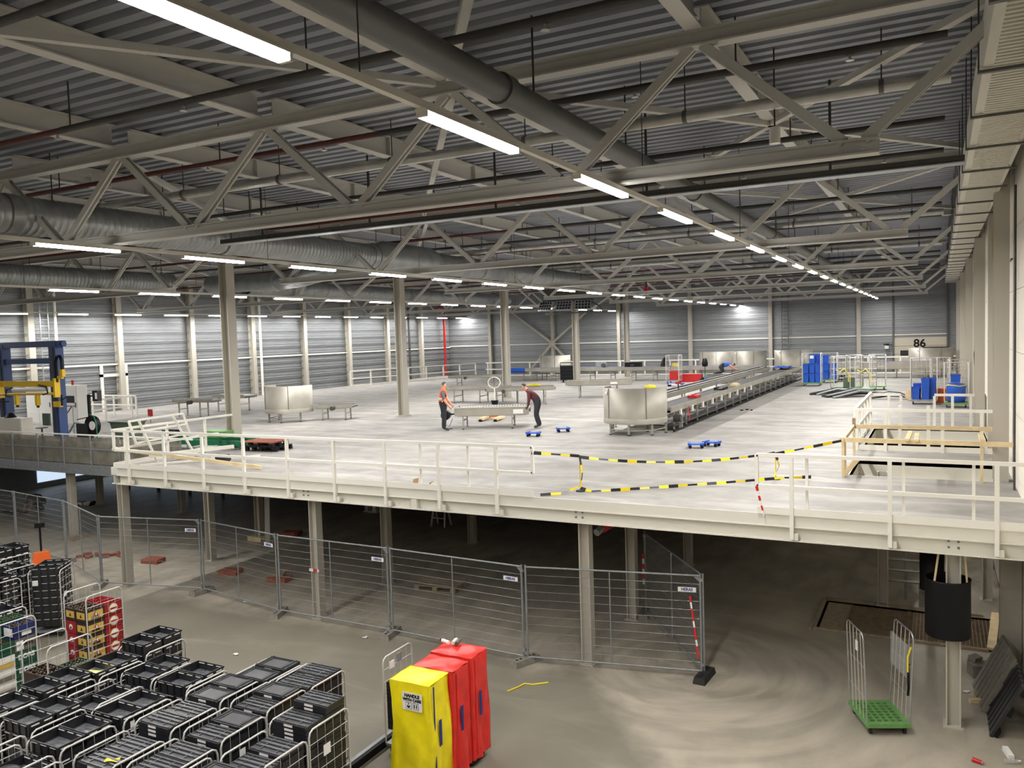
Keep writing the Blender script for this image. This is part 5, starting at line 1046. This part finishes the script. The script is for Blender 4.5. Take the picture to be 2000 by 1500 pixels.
def roll_cart(lab, x, y, rz=0, group='roll carts', back=False):
    t = thing('roll_cart', lab, 'roll cart', (x, y, 0), rz, group); put('base', CBm, t)
    for a in (-.27, .27):
        for b in (-.32, .32): put('wheel', WHm, t, (a, b, .056)); 
    for s_ in (-.345, .345):
        tall = 'beer' in group; f = put('side_frame', UF2 if tall else UF, t, (s_, 0, 0)); put('wire_grid', UG2 if tall else UG, f, kind='stuff')
    return t
RN = {0: 'row nearest fence', 1: 'second row from fence', 2: 'third row from fence', 3: 'fourth row from fence', 4: 'row nearest camera'}
#  x of right side, y of far end, row, near kind, near top, far kind, far top, full side stacks
CARTS = [(-11.7, 9.7, 0, 'open', 1.66, 'open', 1.66, 0), (-8.95, 9.64, 0, 'lid', 1.56, 'lid', 1.58, 0), (-8.2, 9.74, 0, 'rib', 1.55, 'rib', 1.56, 1),
         (-11.54, 8.72, 1, 'open', 1.58, 'open', 1.58, 0), (-10.7, 9.0, 1, 'open', 1.54, 'open', 1.56, 0), (-9.93, 9.0, 1, 'open', 1.55, 'open', 1.56, 0), (-9.13, 8.9, 1, 'lid', 1.52, 'lid', 1.55, 0), (-8.28, 8.95, 1, 'rib', 1.5, 'lid', 1.55, 0), (-7.32, 8.73, 1, 'rib', 1.58, 'rib', 1.69, 1),
         (-11.62, 7.93, 2, 'open', 1.6, 'open', 1.6, 0), (-10.67, 8.05, 2, 'open', 1.44, 'open', 1.42, 0), (-9.9, 7.92, 2, 'open', 1.54, 'open', 1.54, 0), (-9.05, 7.98, 2, 'rib', 1.56, 'rib', 1.53, 0), (-8.2, 8.06, 2, 'rib', 1.5, 'lid', 1.52, 0), (-7.2, 7.76, 2, 'rib', 1.44, 'rib', 1.48, 1),
         (-11.64, 7.08, 3, 'open', 1.56, 'open', 1.54, 0), (-10.78, 7.18, 3, 'open', 1.6, 'open', 1.6, 0), (-9.92, 7.02, 3, 'open', 1.54, 'open', 1.55, 0), (-8.93, 7.0, 3, 'rib', 1.5, 'rib', 1.5, 0), (-8.12, 7.13, 3, 'rib', 1.52, 'rib', 1.52, 0), (-7.33, 6.95, 3, 'lid', 1.4, 'lid', 1.5, 1),
         (-10.8, 6.33, 4, None, 0, 'open', .9, 0), (-9.93, 6.15, 4, 'open', 1.3, 'open', 1.38, 0), (-9.0, 6.1, 4, 'rib', 1.4, 'rib', 1.45, 0)]
cnt = {}
for (xr, yf, row, k1, z1, k2, z2, full) in sorted(CARTS, key=lambda c: (c[2], c[0])):
    c_ = cnt.get(row, 0); cnt[row] = c_+1; nm = '%s cart of %s' % (ORD[c_], RN[row])
    x, y = xr-.345, yf-.4
    roll_cart('wire-sided roll cart with black crates, '+nm, x, y, 0, 'roll carts with black crates')
    for sd, kk, zt, dy in (('near', k1, z1, -.2), ('far', k2, z2, .2)):
        if not kk: continue
        zt += .02 if kk == 'open' else .015
        h = .175 if kk == 'open' else .056; n = int((zt-.17)/h); top = .17+n*h
        vis = min(n, 3 if kk == 'open' else (14 if full else 3)); 
        for i in range(vis):
            z = .17+(n-1-i)*h+(zt-.17-n*h)
            lab = '%s crate, %s from top, %s stack, %s' % ({'open': 'open black', 'rib': 'folded black', 'lid': 'flat-lidded black'}[kk], ORD[i], sd, nm)
            cr = crate(kk, lab, x+random.uniform(-.006, .006), y+dy+random.uniform(-.003, .003), z, 'black crates in roll carts')
        if vis < n:
            m = MB(); zz = .171+(zt-.17-n*h)
            for i in range(n-vis): z = .171+i*h+(zt-.17-n*h); m.box(x-.285, x+.285, y+dy-.19, y+dy+.19, z, z+h*.86); m.box(x-.27, x+.27, y+dy-.175, y+dy+.175, z+h*.86, z+h)
            m.build('crate_pile', 'black_plastic', kind='stuff', label='lower black crates of the %s stack in %s' % (sd, nm), cat='crates')
    if zt < 1.0: pass
def paper(lab, x, y, z, rz, w, l, mat):
    MB().sheet(lambda u, v: (-w/2+w*u, -l/2+l*v, .012*math.sin(4*u+3*v)+.012), 6, 6).build('paper_note', mat, None, loc=(x, y, z), rot=(0, 0, rz), label=lab, cat='paper')
paper('large pale yellow paper note lying in an open crate', -11.86, 8.15, 1.5, .4, .4, .22, 'paper_yellow'); paper('bright yellow note on a folded crate near picture bottom', -9.15, 6.4, 1.515, .5, .17, .1, 'sticker_yellow'); paper('small yellow note on lidded crate at picture bottom', -7.75, 6.35, 1.47, .7, .09, .1, 'sticker_yellow')
t = thing('round_lid', 'glossy black round lid standing in a crate', 'lid', (-10.27, 5.75, 1.36)); MB().lathe([(0, .14), (.12, .12), (.2, .06), (.23, 0)], 20).build('dome', 'black_plastic', t); MB().lathe([(.23, 0), (.25, 0), (.25, .02), (.23, .02)], 20).build('rim', 'black', t)
for i, (xr, y, z, w) in enumerate(((-7.32, 8.25, 1.2, .14), (-8.2, 7.6, 1.25, .1), (-9.9, 7.6, 1.45, .07), (-9.9, 7.25, 1.45, .07), (-8.2, 9.3, 1.2, .12))):
    MB().box(xr+.016, xr+.02, y-w/2, y+w/2, z-.09, z+.06).build('cart_card', 'label_white', label='white card on a cart side, %s nearest right' % ORD[i], cat='card', group='cards on carts')
# carts further left
def crate_cart(lab, x, y, rz, n, top, group='roll carts at far left'):
    t = roll_cart('wire roll cart full of black crates, '+lab, x, y, rz, group); R = Matrix.Rotation(rz, 3, 'Z')
    for sd, dy in (('near', -.2), ('far', .2)):
        for i in range(n):
            p = R @ Vector((0, dy, 0)); c_ = crate('open' if i == 0 else 'rib2', 'black crate, %s from top, %s stack of %s' % (ORD[i], sd, lab), x+p.x, y+p.y, top-.17-i*.17, 'black crates in far carts'); c_.rotation_euler = (0, 0, rz)
_old = crate
def crate(kind, lab, x, y, z, group):
    if kind != 'rib2': return _old(kind, lab, x, y, z, group)
    t = thing('stacking_crate', lab, 'crate', (x, y, z), 0, group); put('crate_shell', OPEN, t); put('slot_glints', GLINT, t, kind='stuff'); return t
crate_cart('tall cart left of beer crates', -18.55, 11.72, .6, 8, 1.62); crate_cart('cart at far left corner', -20.75, 12.0, 0, 8, 1.75); crate_cart('cart at left picture edge', -18.75, 10.5, 0, 8, 1.62); crate_cart('cart behind tall crate cart', -19.6, 11.4, 0, 6, 1.5)
crate_cart('cart behind green beer crates', -16.6, 9.3, 0, 6, 1.5)
for i, (x, y, z, lab) in enumerate(((-18.33, 11.18, 1.35, 'round white sticker on the tall black crate stack'), (-18.03, 11.68, 1.0, 'small white sticker on side of tall crate stack'))):
    p = MB(); (p.box(-.06, .06, -.01, .0, -.06, .06)); p.build('sticker', 'label_white', loc=(x, y, z), rot=(0, 0, .6 if i == 0 else .6+math.pi/2), label=lab, cat='sticker')
# ------------------------------------------------------------------ beer crates
def beer_crate(lab, x, y, z, body, plate, logo, top=False, text=None, group='beer crates', dx=.155, dy=.195, h=.255):
    t = thing('beer_crate', lab, 'beer crate', (x, y, z), 0, group)
    m = MB(); m.box(-dx, dx, -dy, dy, 0, .02)
    for s_ in (-1, 1): m.box(s_*dx-.008, s_*dx+.008, -dy, dy, .02, h); m.box(-dx, dx, s_*dy-.008, s_*dy+.008, .02, h)
    m.box(-dx, dx, -.008, .008, .02, h-.05); m.build('crate_body', body, t)
    if plate:
        MB().box(dx+.008, dx+.011, -dy+.03, dy-.03, .04, h-.05).build('side_print', plate, t); MB().box(-dx+.03, dx-.03, -dy-.011, -dy-.008, .07, h-.05).build('front_print', plate, t)
    if logo == 'ring':
        MB().cyl((dx+.008, .0, .14), (dx+.013, .0, .14), .1, 18).build('logo_ring', 'beer_yellow', t); MB().cyl((dx+.013, .0, .14), (dx+.015, .0, .14), .085, 18).build('logo_disc', 'label_white', t); MB().box(dx+.015, dx+.0165, -.075, .075, .115, .155).build('logo_band', 'beer_red', t)
        MB().cyl((0, -dy-.008, .14), (0, -dy-.012, .14), .055, 14).build('front_logo', 'label_white', t); MB().cyl((0, -dy-.012, .125), (0, -dy-.014, .125), .03, 12).build('front_logo_mark', 'beer_red', t)
    elif logo == 'figure':
        MB().box(dx+.011, dx+.013, -.1, .08, .06, .1).build('logo_bar', 'beer_brown', t)
        MB()._add([(dx+.0125, -.06, .1), (dx+.0125, .06, .1), (dx+.0125, .03, .17), (dx+.0125, .0, .2), (dx+.0125, -.04, .17)], [(0, 1, 2, 3, 4)]).build('logo_mark', 'brick_red', t); MB().box(dx+.0125, dx+.0135, .0, .025, .11, .17).build('logo_light', 'label_white', t)
        MB()._add([(-.03, -dy-.0125, .1), (.04, -dy-.0125, .1), (0, -dy-.0125, .18)], [(0, 1, 2)]).build('front_mark', 'beer_brown', t)
    if text: text_part('lettering', text, .115, 'label_white', t, face_matrix((dx+.013, 0, .14), (0, 1, 0), (0, 0, 1)), bold=.006)
    if top:
        cm = MB().cyl((0, 0, 0), (0, 0, .03), .016, 6).mesh('bottle_cap', 'bottle_cap' if body != 'beer_red' else 'beer_red'); gm = MB().cyl((0, 0, -.15), (0, 0, 0), .014, 6, caps=False).mesh('bottle_neck', 'bottle_glass')
        for i in range(4):
            for j in range(5):
                if (i*5+j) % 7 == 3: continue
                p = (-.11+.073*i, -.15+.075*j, h-.04); put('bottle_neck', gm, t, p); put('bottle_cap', cm, t, p)
    return t
BX, BY = -15.3, 10.5
roll_cart('roll cart with yellow and red beer crates', BX, BY, 0, 'roll carts with beer crates')
LV = ['bottom', 'second', 'third', 'fourth', 'top']
for i in range(5):
    z = .175+.262*i
    beer_crate('yellow beer crate, near right column, %s level' % LV[i], BX+.165, BY-.2, z, 'beer_brown', 'beer_yellow', 'figure', i == 4)
    beer_crate('red beer crate with round logo, far right column, %s level' % LV[i], BX+.165, BY+.2, z, 'beer_red', None, 'ring', i == 4)
    if i == 4 : beer_crate('yellow beer crate on top of the near left column', BX-.165, BY-.2, z, 'beer_brown', 'beer_yellow', 'figure', True)
    else: beer_crate('red beer crate, near left column, %s level' % LV[i], BX-.165, BY-.2, z, 'beer_red', None, 'ring')
    beer_crate('red beer crate, far left column, %s level' % LV[i], BX-.165, BY+.2, z, 'beer_red', None, None, i == 4)
GX, GY = -15.27, 8.66
roll_cart('roll cart with green and mixed beer crates', GX, GY, 0, 'roll carts with beer crates')
for i, (bd, tx, lb) in enumerate((('beer_green', None, 'green beer crate at the bottom of the far column'), ('beer_green', None, 'green beer crate, second from bottom of far column'), ('beer_green', 'DORS', 'lower green beer crate with white lettering'), ('beer_green', 'DORS', 'upper green beer crate with white lettering'), ('beer_grey', None, 'grey beer crate above the two lettered green crates'), ('beer_blue', None, 'blue beer crate with white print, top of far column'))):
    b_ = beer_crate(lb, GX+.165, GY+.2, .175+.245*i, bd, None, None, i == 5, tx, h=.24)
    if i == 4: MB().box(.166, .169, -.14, .14, .1, .17).build('print', 'beer_brown', b_); MB().box(.169, .171, -.17, -.04, .03, .2).build('sticker', 'label_white', b_)
    if i == 5: MB().box(.166, .169, -.06, .12, .04, .11).build('print', 'label_white', b_); MB().box(-.13, .13, -.206, -.203, .05, .2).build('front_print', 'label_white', b_)
for i, (bd, mt, lb) in enumerate((('beer_green', None, 'green beer crate at bottom of near column'), ('crate_white', 'beer_grey', 'white beer crate, second from bottom of near column'), ('crate_white', 'beer_grey', 'white beer crate, third of near column'), ('crate_white', 'beer_yellow', 'white and yellow beer crate in near column'), ('beer_green', None, 'bright green beer crate on top of near column'))):
    b_ = beer_crate(lb, GX+.165, GY-.2, .175+.245*i, bd, None, None, i == 4, h=.24)
    if mt: MB().box(.166, .169, -.17, .17, .04, .12).build('print', mt, b_)
for i in range(6):
    for sd, dy in (('near', -.2), ('far', .2)):
        b_ = beer_crate('plain green beer crate, left %s column, %s level' % (sd, (LV[:4]+['fifth', 'top'])[i]), GX-.165, GY+dy, .175+.245*i+.06, 'beer_green', None, None, i == 5, h=.24)
        if i == 5: MB().box(.166, .169, -.1, .12, .09, .19).build('print', 'label_white', b_)
roll_cart('half-empty roll cart with brown beer crates', -13.35, 8.45, 0, 'roll carts with beer crates')
for i in range(4):
    beer_crate('brown beer crate, near stack of half-empty cart, %s level' % LV[i], -13.2, 8.25, .175+.28*i, 'beer_brown', None, None, i == 3); beer_crate('dark green crate, far stack of half-empty cart, %s level' % LV[i], -13.2, 8.65, .175+.28*i, 'beer_green', None, None, i == 3)
    beer_crate('brown beer crate, left stack of half-empty cart, %s level' % LV[i], -13.52, 8.25, .175+.28*i, 'beer_brown', None, None, i == 3)
# ------------------------------------------------------------------ covered carts
def cover(lab, x0, x1, y0, y1, zt, mat, seed, flap):
    t = thing('covered_cart', lab, 'covered cart', ((x0+x1)/2, (y0+y1)/2, 0), 0, 'carts under plastic covers'); w, l = (x1-x0)/2, (y1-y0)/2; rnd = random.Random(seed)
    ph = [rnd.uniform(0, 6) for _ in range(6)]; m = MB(); nz, na = 16, 40
    def ring(z, k_):
        out = []
        for i in range(na):
            s_ = i/na*4; e = int(s_); f = s_-e
            px_, py_ = ((-1+2*f, -1), (1, -1+2*f), (1-2*f, 1), (-1, 1-2*f))[e]
            amp = .012*(1-z/zt)*1.8+.006
            off = amp*math.sin(9*s_+ph[0]+3*z)+amp*.7*math.sin(17*s_+ph[1]-5*z)
            out.append((px_*w*(1+off/w*(abs(px_) > .99))+(.01*math.sin(4*z+ph[2])), py_*l*(1+off/l*(abs(py_) > .99)), z))
        return out
    rings = [ring(.12+(zt-.16)*j/nz, j) for j in range(nz+1)]; v = [p for r_ in rings for p in r_]
    f = [(j*na+i, j*na+(i+1) % na, (j+1)*na+(i+1) % na, (j+1)*na+i) for j in range(nz) for i in range(na)]
    m._add(v, f, True)
    m.sheet(lambda u, vv: (-w+2*w*u, -l+2*l*vv, zt-.04+.035*math.sin(math.pi*u)**.4*math.sin(math.pi*vv)**.4+.008*math.sin(11*u+ph[3])*math.sin(9*vv+ph[4])), 14, 12)
    m.build('cover', mat, t)
    MB().box(-w+.05, w-.05, -l+.05, l-.05, .12, .17).build('base', 'black', t)
    for a in (-w+.1, w-.1):
        for b in (-l+.1, l-.1): put('wheel', WHm, t, (a, b, .056))
    if flap: MB().box(w+.012, w+.022, -.06, -.0, zt-1.0, zt-.62).build('strap', 'strap_blue', t); MB().bar((w+.02, -l+.09, .2), (w+.015, -l+.09, zt-.08), .02, .012, (1, 0, 0)).build('zip_seam', 'strap_blue' if mat == 'tarp_yellow' else 'tarp_red', t)
    return t
t = cover('cart under bright yellow cover with white care sign', -7.08, -6.4, 9.4, 9.93, 1.77, 'tarp_yellow', 1, True)
s_ = MB().box(-.11, .23, -.295, -.29, 1.34, 1.6).build('care_sign', 'label_white', t)
for tx, z, sz in (('HANDLE', 1.555, .066), ('WITH CARE', 1.495, .058)): text_part('lettering', tx, sz, 'black', s_, face_matrix((.06, -.297, z), (1, 0, 0), (0, 0, 1)), bold=.003)
for x in (-.0, .12): f_ = MB(); f_.box(x-.05, x+.05, -.2965, -.2955, 1.36, 1.46).build('pictogram_frame', 'black', s_); MB().box(x-.043, x+.043, -.2985, -.2965, 1.367, 1.453).build('pictogram_field', 'label_white', s_)
text_part('number', '11', .075, 'black', s_, face_matrix((.12, -.299, 1.41), (1, 0, 0), (0, 0, 1)), bold=.004)
MB()._add([(-.03, -.2995, 1.39), (.0, -.2995, 1.375), (.03, -.2995, 1.39), (.02, -.2995, 1.42), (0, -.2995, 1.405), (-.02, -.2995, 1.42)], [(0, 1, 4, 5), (1, 2, 3, 4)]).cyl((0, -.2995, 1.435), (0, -.3, 1.435), .012, 8).build('pictogram_mark', 'black', s_)
cover('front one of the two red covered carts', -7.06, -6.36, 9.97, 10.44, 1.76, 'tarp_red', 2, True); cover('rear one of the two red covered carts', -7.08, -6.34, 10.48, 10.98, 1.78, 'tarp_red', 3, True)
for i, (x, y, mt, lab) in enumerate(((-6.98, 10.75, 'label_white', 'white spray can lying on rear red cover'), (-6.84, 10.82, 'crate_white', 'pale spray can lying on rear red cover edge'), (-6.77, 10.82, 'bin_green', 'green spray can lying on rear red cover'))):
    t = thing('spray_can', lab, 'can', (x, y, 1.83), (1.3 if i == 0 else .2)*1.); MB().cyl((0, -.09, 0), (0, .06, 0), .03, 10).build('can', mt, t); MB().cyl((0, .06, 0), (0, .1, 0), .02, 8).build('cap', 'black' if i == 0 else mt, t)
roll_cart('roll cart behind covers with black crates and papers', -7.55, 10.72, 0, 'roll carts with black crates')
for i in range(14): crate('rib', 'folded black crate, %s from top, in cart behind the covers' % ORD[i], -7.58, 10.55, 1.12-.056*i, 'black crates in roll carts')
MB().box(-7.9, -7.89, 10.5, 10.62, 1.32, 1.44).build('cart_card', 'label_white', label='white paper card on cart behind the covers', cat='card') ; MB().box(-7.9, -7.89, 10.7, 10.83, 1.36, 1.5).build('cart_card', 'galv_dull', label='grey paper card on cart behind the covers', cat='card')
t = thing('floor_rail', 'black steel floor rail between crates and covered carts', 'rail', (-8.08, 9.7, 0)); MB().box(-.06, .06, -1.2, 1.2, 0, .12).build('rail_body', 'black', t); MB().box(-.07, -.0, -1.2, 1.2, .12, .13).build('rail_edge', 'galv_dull', t)
# ------------------------------------------------------------------ other things on the ground floor
t = thing('pallet_truck', 'orange pallet truck with black handle beside the fence', 'pallet truck', (-24.5, 15.2, 0), 2.6)
MB()._add([(-.25, -.28, .12), (.2, -.28, .12), (.2, .28, .12), (-.25, .28, .12), (-.2, -.2, .5), (.0, -.2, .5), (.0, .2, .5), (-.2, .2, .5)], [(0, 3, 2, 1), (4, 5, 6, 7), (0, 1, 5, 4), (1, 2, 6, 5), (2, 3, 7, 6), (3, 0, 4, 7)]).build('pump_body', 'orange', t)
for s_ in (-.2, .2): MB().box(-1.25, -.2, s_-.07, s_+.07, .1, .17).build('fork', 'orange', t); MB().cyl((-1.15, s_-.05, .05), (-1.15, s_+.05, .05), .05, 8).build('wheel', 'black', t)
MB().box(.1, .35, -.12, .12, .1, .35).build('hydraulic_unit', 'black', t); MB().cyl((.25, 0, .3), (.3, 0, 1.2), .03, 8).build('handle_bar', 'black', t); MB().box(.25, .35, -.14, .14, 1.18, 1.32).build('handle_grip', 'black', t)
for s_ in (-.1, .1): MB().cyl((.25, s_-.04, .1), (.25, s_+.04, .1), .1, 12).build('wheel', 'dark_rubber', t)
for i, (x, y, rz, lab) in enumerate(((-21.6, 16.9, .2, 'red brick block behind the left corner column'), (-18.3, 16.9, .25, 'red brick block between fence and second column row'), (-16.4, 16.9, .15, 'red brick block with a flat stone on it'), (-19.9, 21.2, .3, 'small red brick block far under the deck'))):
    t = thing('brick_block', lab, 'bricks', (x, y, 0), rz, group='red brick blocks')
    for j in range(6): MB().box(-.3+.1*j, -.205+.1*j, -.2, .2, 0, .13).build('brick', 'brick_red', t)
    if i == 2: MB().cb((-.15, .1, .17), (.4, .35, .06), Euler((.15, .1, .3)).to_matrix()).build('flat_stone', 'wood_old', t)
t = thing('brick_heap', 'flat heap of red bricks behind the pallet truck', 'bricks', (-23.9, 16.7, 0), .5)
for j in range(9): MB().cb((-.6+.17*j, .15*math.sin(j*2.2), .04+.05*(j % 2)), (.24, .12, .07), Euler((0, 0, j*.7)).to_matrix()).build('brick', 'brick_red', t)
def base_pad(lab, x, y, mat): 
    t = thing('column_pad', lab, 'pad', (x, y, 0)); MB().box(-.3, .3, -.28, -.16, 0, .15).box(-.3, .3, .16, .28, 0, .15).box(-.3, -.17, -.16, .16, 0, .15).box(.17, .3, -.16, .16, 0, .15).build('pad', mat, t)
base_pad('wooden pad around the foot of a shaded column', -20.5, 20.3, 'wood'); base_pad('dark timber pad near the pallet truck column', -27.05, 18.0, 'wood_old')
pallet('worn wooden pallet lying behind the fence panels', -11.8, 18.1, 0, .1, 'wood_old', 'wood_old')
MB().bar((-20.0, 20.2, 1.5), (-19.62, 19.75, .03), .16, .09).build('leaning_beam', 'steel_cream', label='pale steel beam leaning against a shaded column', cat='beam')
t = thing('trestle', 'small white trestle standing deep under the deck', 'trestle', (-15.7, 24.2, 0))
for s_ in (-.28, .28): MB().bar((s_, -.2, 0), (s_*.8, 0, .95), .05).build('leg', 'rail_white', t); MB().bar((s_, .25, 0), (s_*.8, 0, .95), .05).build('leg', 'rail_white', t)
for z in (.3, .6): MB().bar((-.26, -.13+.1*(z-.3), z), (.26, -.13+.1*(z-.3), z), .04).build('rung', 'rail_white', t)
MB().box(-.25, .25, -.06, .06, .93, .97).build('top_plate', 'rail_white', t)
t = thing('white_stand', 'two white upright plates deep under the deck', 'stand', (-19.6, 25.3, 0))
for s_ in (-.25, .12): MB().box(s_, s_+.16, -.1, .1, 0, .95).build('plate', 'rail_white', t)
MB().box(-.3, .35, -.15, .15, 0, .03).build('foot', 'rail_white', t)
t = thing('rubbish_heap', 'dark rubbish beside a rear column at left', 'rubbish', (-32.6, 22.2, 0))
for j in range(6): MB().cb((-.5+.2*j, .1*math.sin(j*3), .06), (.25, .2, .1), Euler((.2*j, .1, j)).to_matrix()).build('scrap', 'black' if j % 2 else 'label_white', t)
t = thing('flat_cartons', 'flat dark boxes on ground before the crouching person', 'boxes', (-33.9, 20.0, 0))
for j in range(4): MB().cb((-.5+.32*j, .1*(j % 2), .04), (.3, .25, .06), Euler((0, 0, .4*j)).to_matrix()).build('carton', 'black_plastic', t)
t = thing('lower_conveyor', 'long dark conveyor trough on ground floor at far left', 'conveyor', (-34, 25.5, 0), -.02)
MB().box(-4.5, 6.5, -.4, .4, .7, 1.25).build('trough', 'pipe_dark', t); MB().box(-4.5, 6.5, -.45, -.4, 1.2, 1.28).build('edge', 'galv_dull', t)
for j in range(6): MB().bar((-4.2+2.1*j, 0, 0), (-4.2+2.1*j, 0, .7), .1).build('leg', 'pipe_grey', t); MB().bar((-4.0+2.1*j, -.42, 1.25), (-4.0+2.1*j, -.42, 1.7), .04).build('upright', 'pipe_grey', t)
# black barrel hung around the right front column
t = thing('black_barrel', 'black plastic barrel hung around the right front column', 'barrel', (.14, 14.95, 1.52))
MB().lathe([(.33, 0), (.34, .03), (.335, .92), (.345, .95), (.325, .95), (.318, .9), (.318, .03), (.3, .0)], 32).build('shell', 'black', t)
for a, b in (((-.2, -.15, .85), (-.12, .05, 1.45)), ((.28, .0, .85), (.24, .05, 1.45))): MB().bar(a, b, .03, .02).build('strap', 'wood', t)
t = thing('black_barrel', 'dark plastic half shell hanging behind the black barrel', 'barrel', (-.1, 16.3, 1.86)); MB().lathe([(.2, 0), (.205, .9), (.19, .9), (.185, 0)], 16, (0, 0, 0), math.radians(150), math.radians(390)).build('shell', 'black', t); MB().bar((0, -.19, .8), (0, -.19, 1.42), .03).build('hanger', 'cable', t)
# green dolly cart on the right
t = thing('green_dolly_cart', 'green-based roll cart with two tall wire sides', 'roll cart', (-.88, 14.53, 0), .42)
m = MB(); m.box(-.35, -.27, -.44, .44, .13, .2).box(.27, .35, -.44, .44, .13, .2).box(-.27, .27, -.44, -.36, .13, .2).box(-.27, .27, .36, .44, .13, .2); m.build('base_frame', 'green_plastic', t)
m = MB()
for i in range(8): m.box(-.27, .27, -.36+.103*i-.016, -.36+.103*i+.016, .165, .198)
for i in range(6): m.box(-.27+.108*i-.016, -.27+.108*i+.016, -.36, .36, .16, .196)
m.build('lattice', 'green_plastic', t, kind='stuff'); MB().box(-.3, .3, -.4, .4, .1, .12).build('underside', 'black', t)
for a in (-.27, .27):
    for b in (-.35, .35): put('wheel', WHm, t, (a, b, .056)); 
for nm, s_, tilt in (('side_frame', -.335, -.05), ('side_frame', .335, .07)):
    f = MB().tube([(s_, -.4, .2), (s_+tilt, -.38, 1.55), (s_+tilt, -.36, 1.62), (s_+tilt, -.3, 1.66), (s_+tilt, .3, 1.66), (s_+tilt, .36, 1.62), (s_+tilt, .38, 1.55), (s_, .4, .2)], .013, 6).build(nm, 'galvanised', t)
    m = MB()
    for i in range(1, 5): m.tube([(s_, -.4+.16*i, .2), (s_+tilt, -.4+.16*i, 1.66)], .006, 5)
    for z in (.6, 1.1): m.tube([(s_+tilt*z/1.66, -.4, z), (s_+tilt*z/1.66, .4, z)], .004, 4)
    m.build('wire_bars', 'cart_tube', f, kind='stuff')
MB().box(.33, .35, -.3, .35, .9, 1.45).build('plastic_film', 'plastic_film', t); MB().box(-.36, -.35, -.05, .05, 1.25, 1.42).build('tag', 'label_white', t)
MB().tube([(.41, -.2, 1.08), (.37, -.26, 1.1), (.35, -.32, 1.0), (.345, -.33, .75), (.34, -.32, .62)], .02, 6).build('black_strap', 'black', t); MB().tube([(.36, -.4, 1.45), (.3, -.42, 1.3), (.3, -.42, 1.05)], .015, 5).build('yellow_strap', 'yellow_cable', t)
# debris along the right wall
t = thing('plastic_pallet', 'grey slotted plastic pallet leaning at the right wall', 'pallet', (.62, 16.2, 0), .1); R = Euler((0, .45, 0)).to_matrix()
for i in range(6): MB().cb(R @ Vector((0, -.5+.2*i, .55)), (.04, .14, 1.1), R).build('slat', 'concrete_block', t)
for z in (.1, .55, 1.0): MB().cb(R @ Vector((.04, 0, z)), (.04, 1.15, .12), R).build('cross_slat', 'concrete_block', t)
t = thing('plastic_pallet', 'black plastic pallet leaning at the right picture edge', 'pallet', (.75, 15.2, 0), .0)
for i in range(5): MB().cb(R @ Vector((0, -.4+.2*i, .5)), (.05, .13, 1.0), R).build('slat', 'black_plastic', t)
for z in (.1, .5, .9): MB().cb(R @ Vector((.05, 0, z)), (.06, .95, .12), R).build('cross_slat', 'black', t)
t = thing('stone_block', 'grey stone block lying beside the leaning pallet', 'block', (.72, 17.3, 0)); MB().cb((0, 0, .12), (.4, .3, .24), Euler((0, 0, .3)).to_matrix()).build('stone', 'concrete_block', t); MB().cb((-.1, .1, .28), (.2, .15, .1), Euler((.2, 0, .9)).to_matrix()).build('stone', 'concrete_block', t)
for i, (x, y, l_, rz, mt, lab) in enumerate(((.85, 17.9, .3, .9, 'wood', 'short pale timber offcut beside the stone block'), (.7, 16.3, .35, 2.2, 'wood_old', 'old timber offcut before the grey leaning pallet'), (.6, 16.0, .25, .4, 'wood', 'small timber offcut nearest the black leaning pallet'), (.95, 14.2, .3, 1.8, 'label_white', 'thin white strip on the ground at right edge'))):
    MB().cb((0, 0, .04), (l_, .08, .07), None).build('timber_offcut', mt, loc=(x, y, 0), rot=(0, 0, rz), label=lab, cat='offcut')
t = thing('plastic_bottle', 'clear plastic bottle lying at right picture edge', 'bottle', (.98, 13.95, .04), .4); MB().cyl((-.1, 0, 0), (.08, 0, 0), .035, 10).build('body', 'plastic_film', t); MB().cyl((.08, 0, 0), (.13, 0, 0), .015, 8).build('cap', 'label_white', t)
t = thing('drink_can', 'crushed red drink can on ground at bottom right', 'can', (.53, 13.75, .035), -.5); MB().cyl((-.08, 0, 0), (.06, .01, 0), .035, 10, .028).build('can', 'red_paint', t); MB().cyl((.06, .01, 0), (.065, .01, 0), .028, 10).build('lid', 'galvanised', t)
t = thing('yellow_strap_scrap', 'yellow strap scrap lying on the ground beside red cart', 'strap', (-7.0, 13.5, 0), .4); MB().tube([(-.3, -.3, .01), (-.1, -.1, .015), (.0, .05, .01), (.15, .0, .012), (.45, .1, .01)], .018, 5).build('band', 'yellow_cable', t)
for i, (x, y, lab) in enumerate(((-15.9, 15.1, 'crumpled white paper near the fence left part'), (-11.4, 14.3, 'white paper scrap beside a fence foot'), (-10.8, 12.6, 'white paper scrap on open ground, right one'), (-13.4, 12.4, 'white paper scrap on open ground, left one'), (.45, 16.4, 'white paper scrap beside right front column'))):
    MB().sheet(lambda u, v: (-.06+.12*u, -.04+.08*v, .02+.015*math.sin(9*u+i)*math.cos(7*v)), 4, 4).build('paper_scrap', 'label_white', loc=(x, y, 0), rot=(0, 0, i), label=lab, cat='paper')
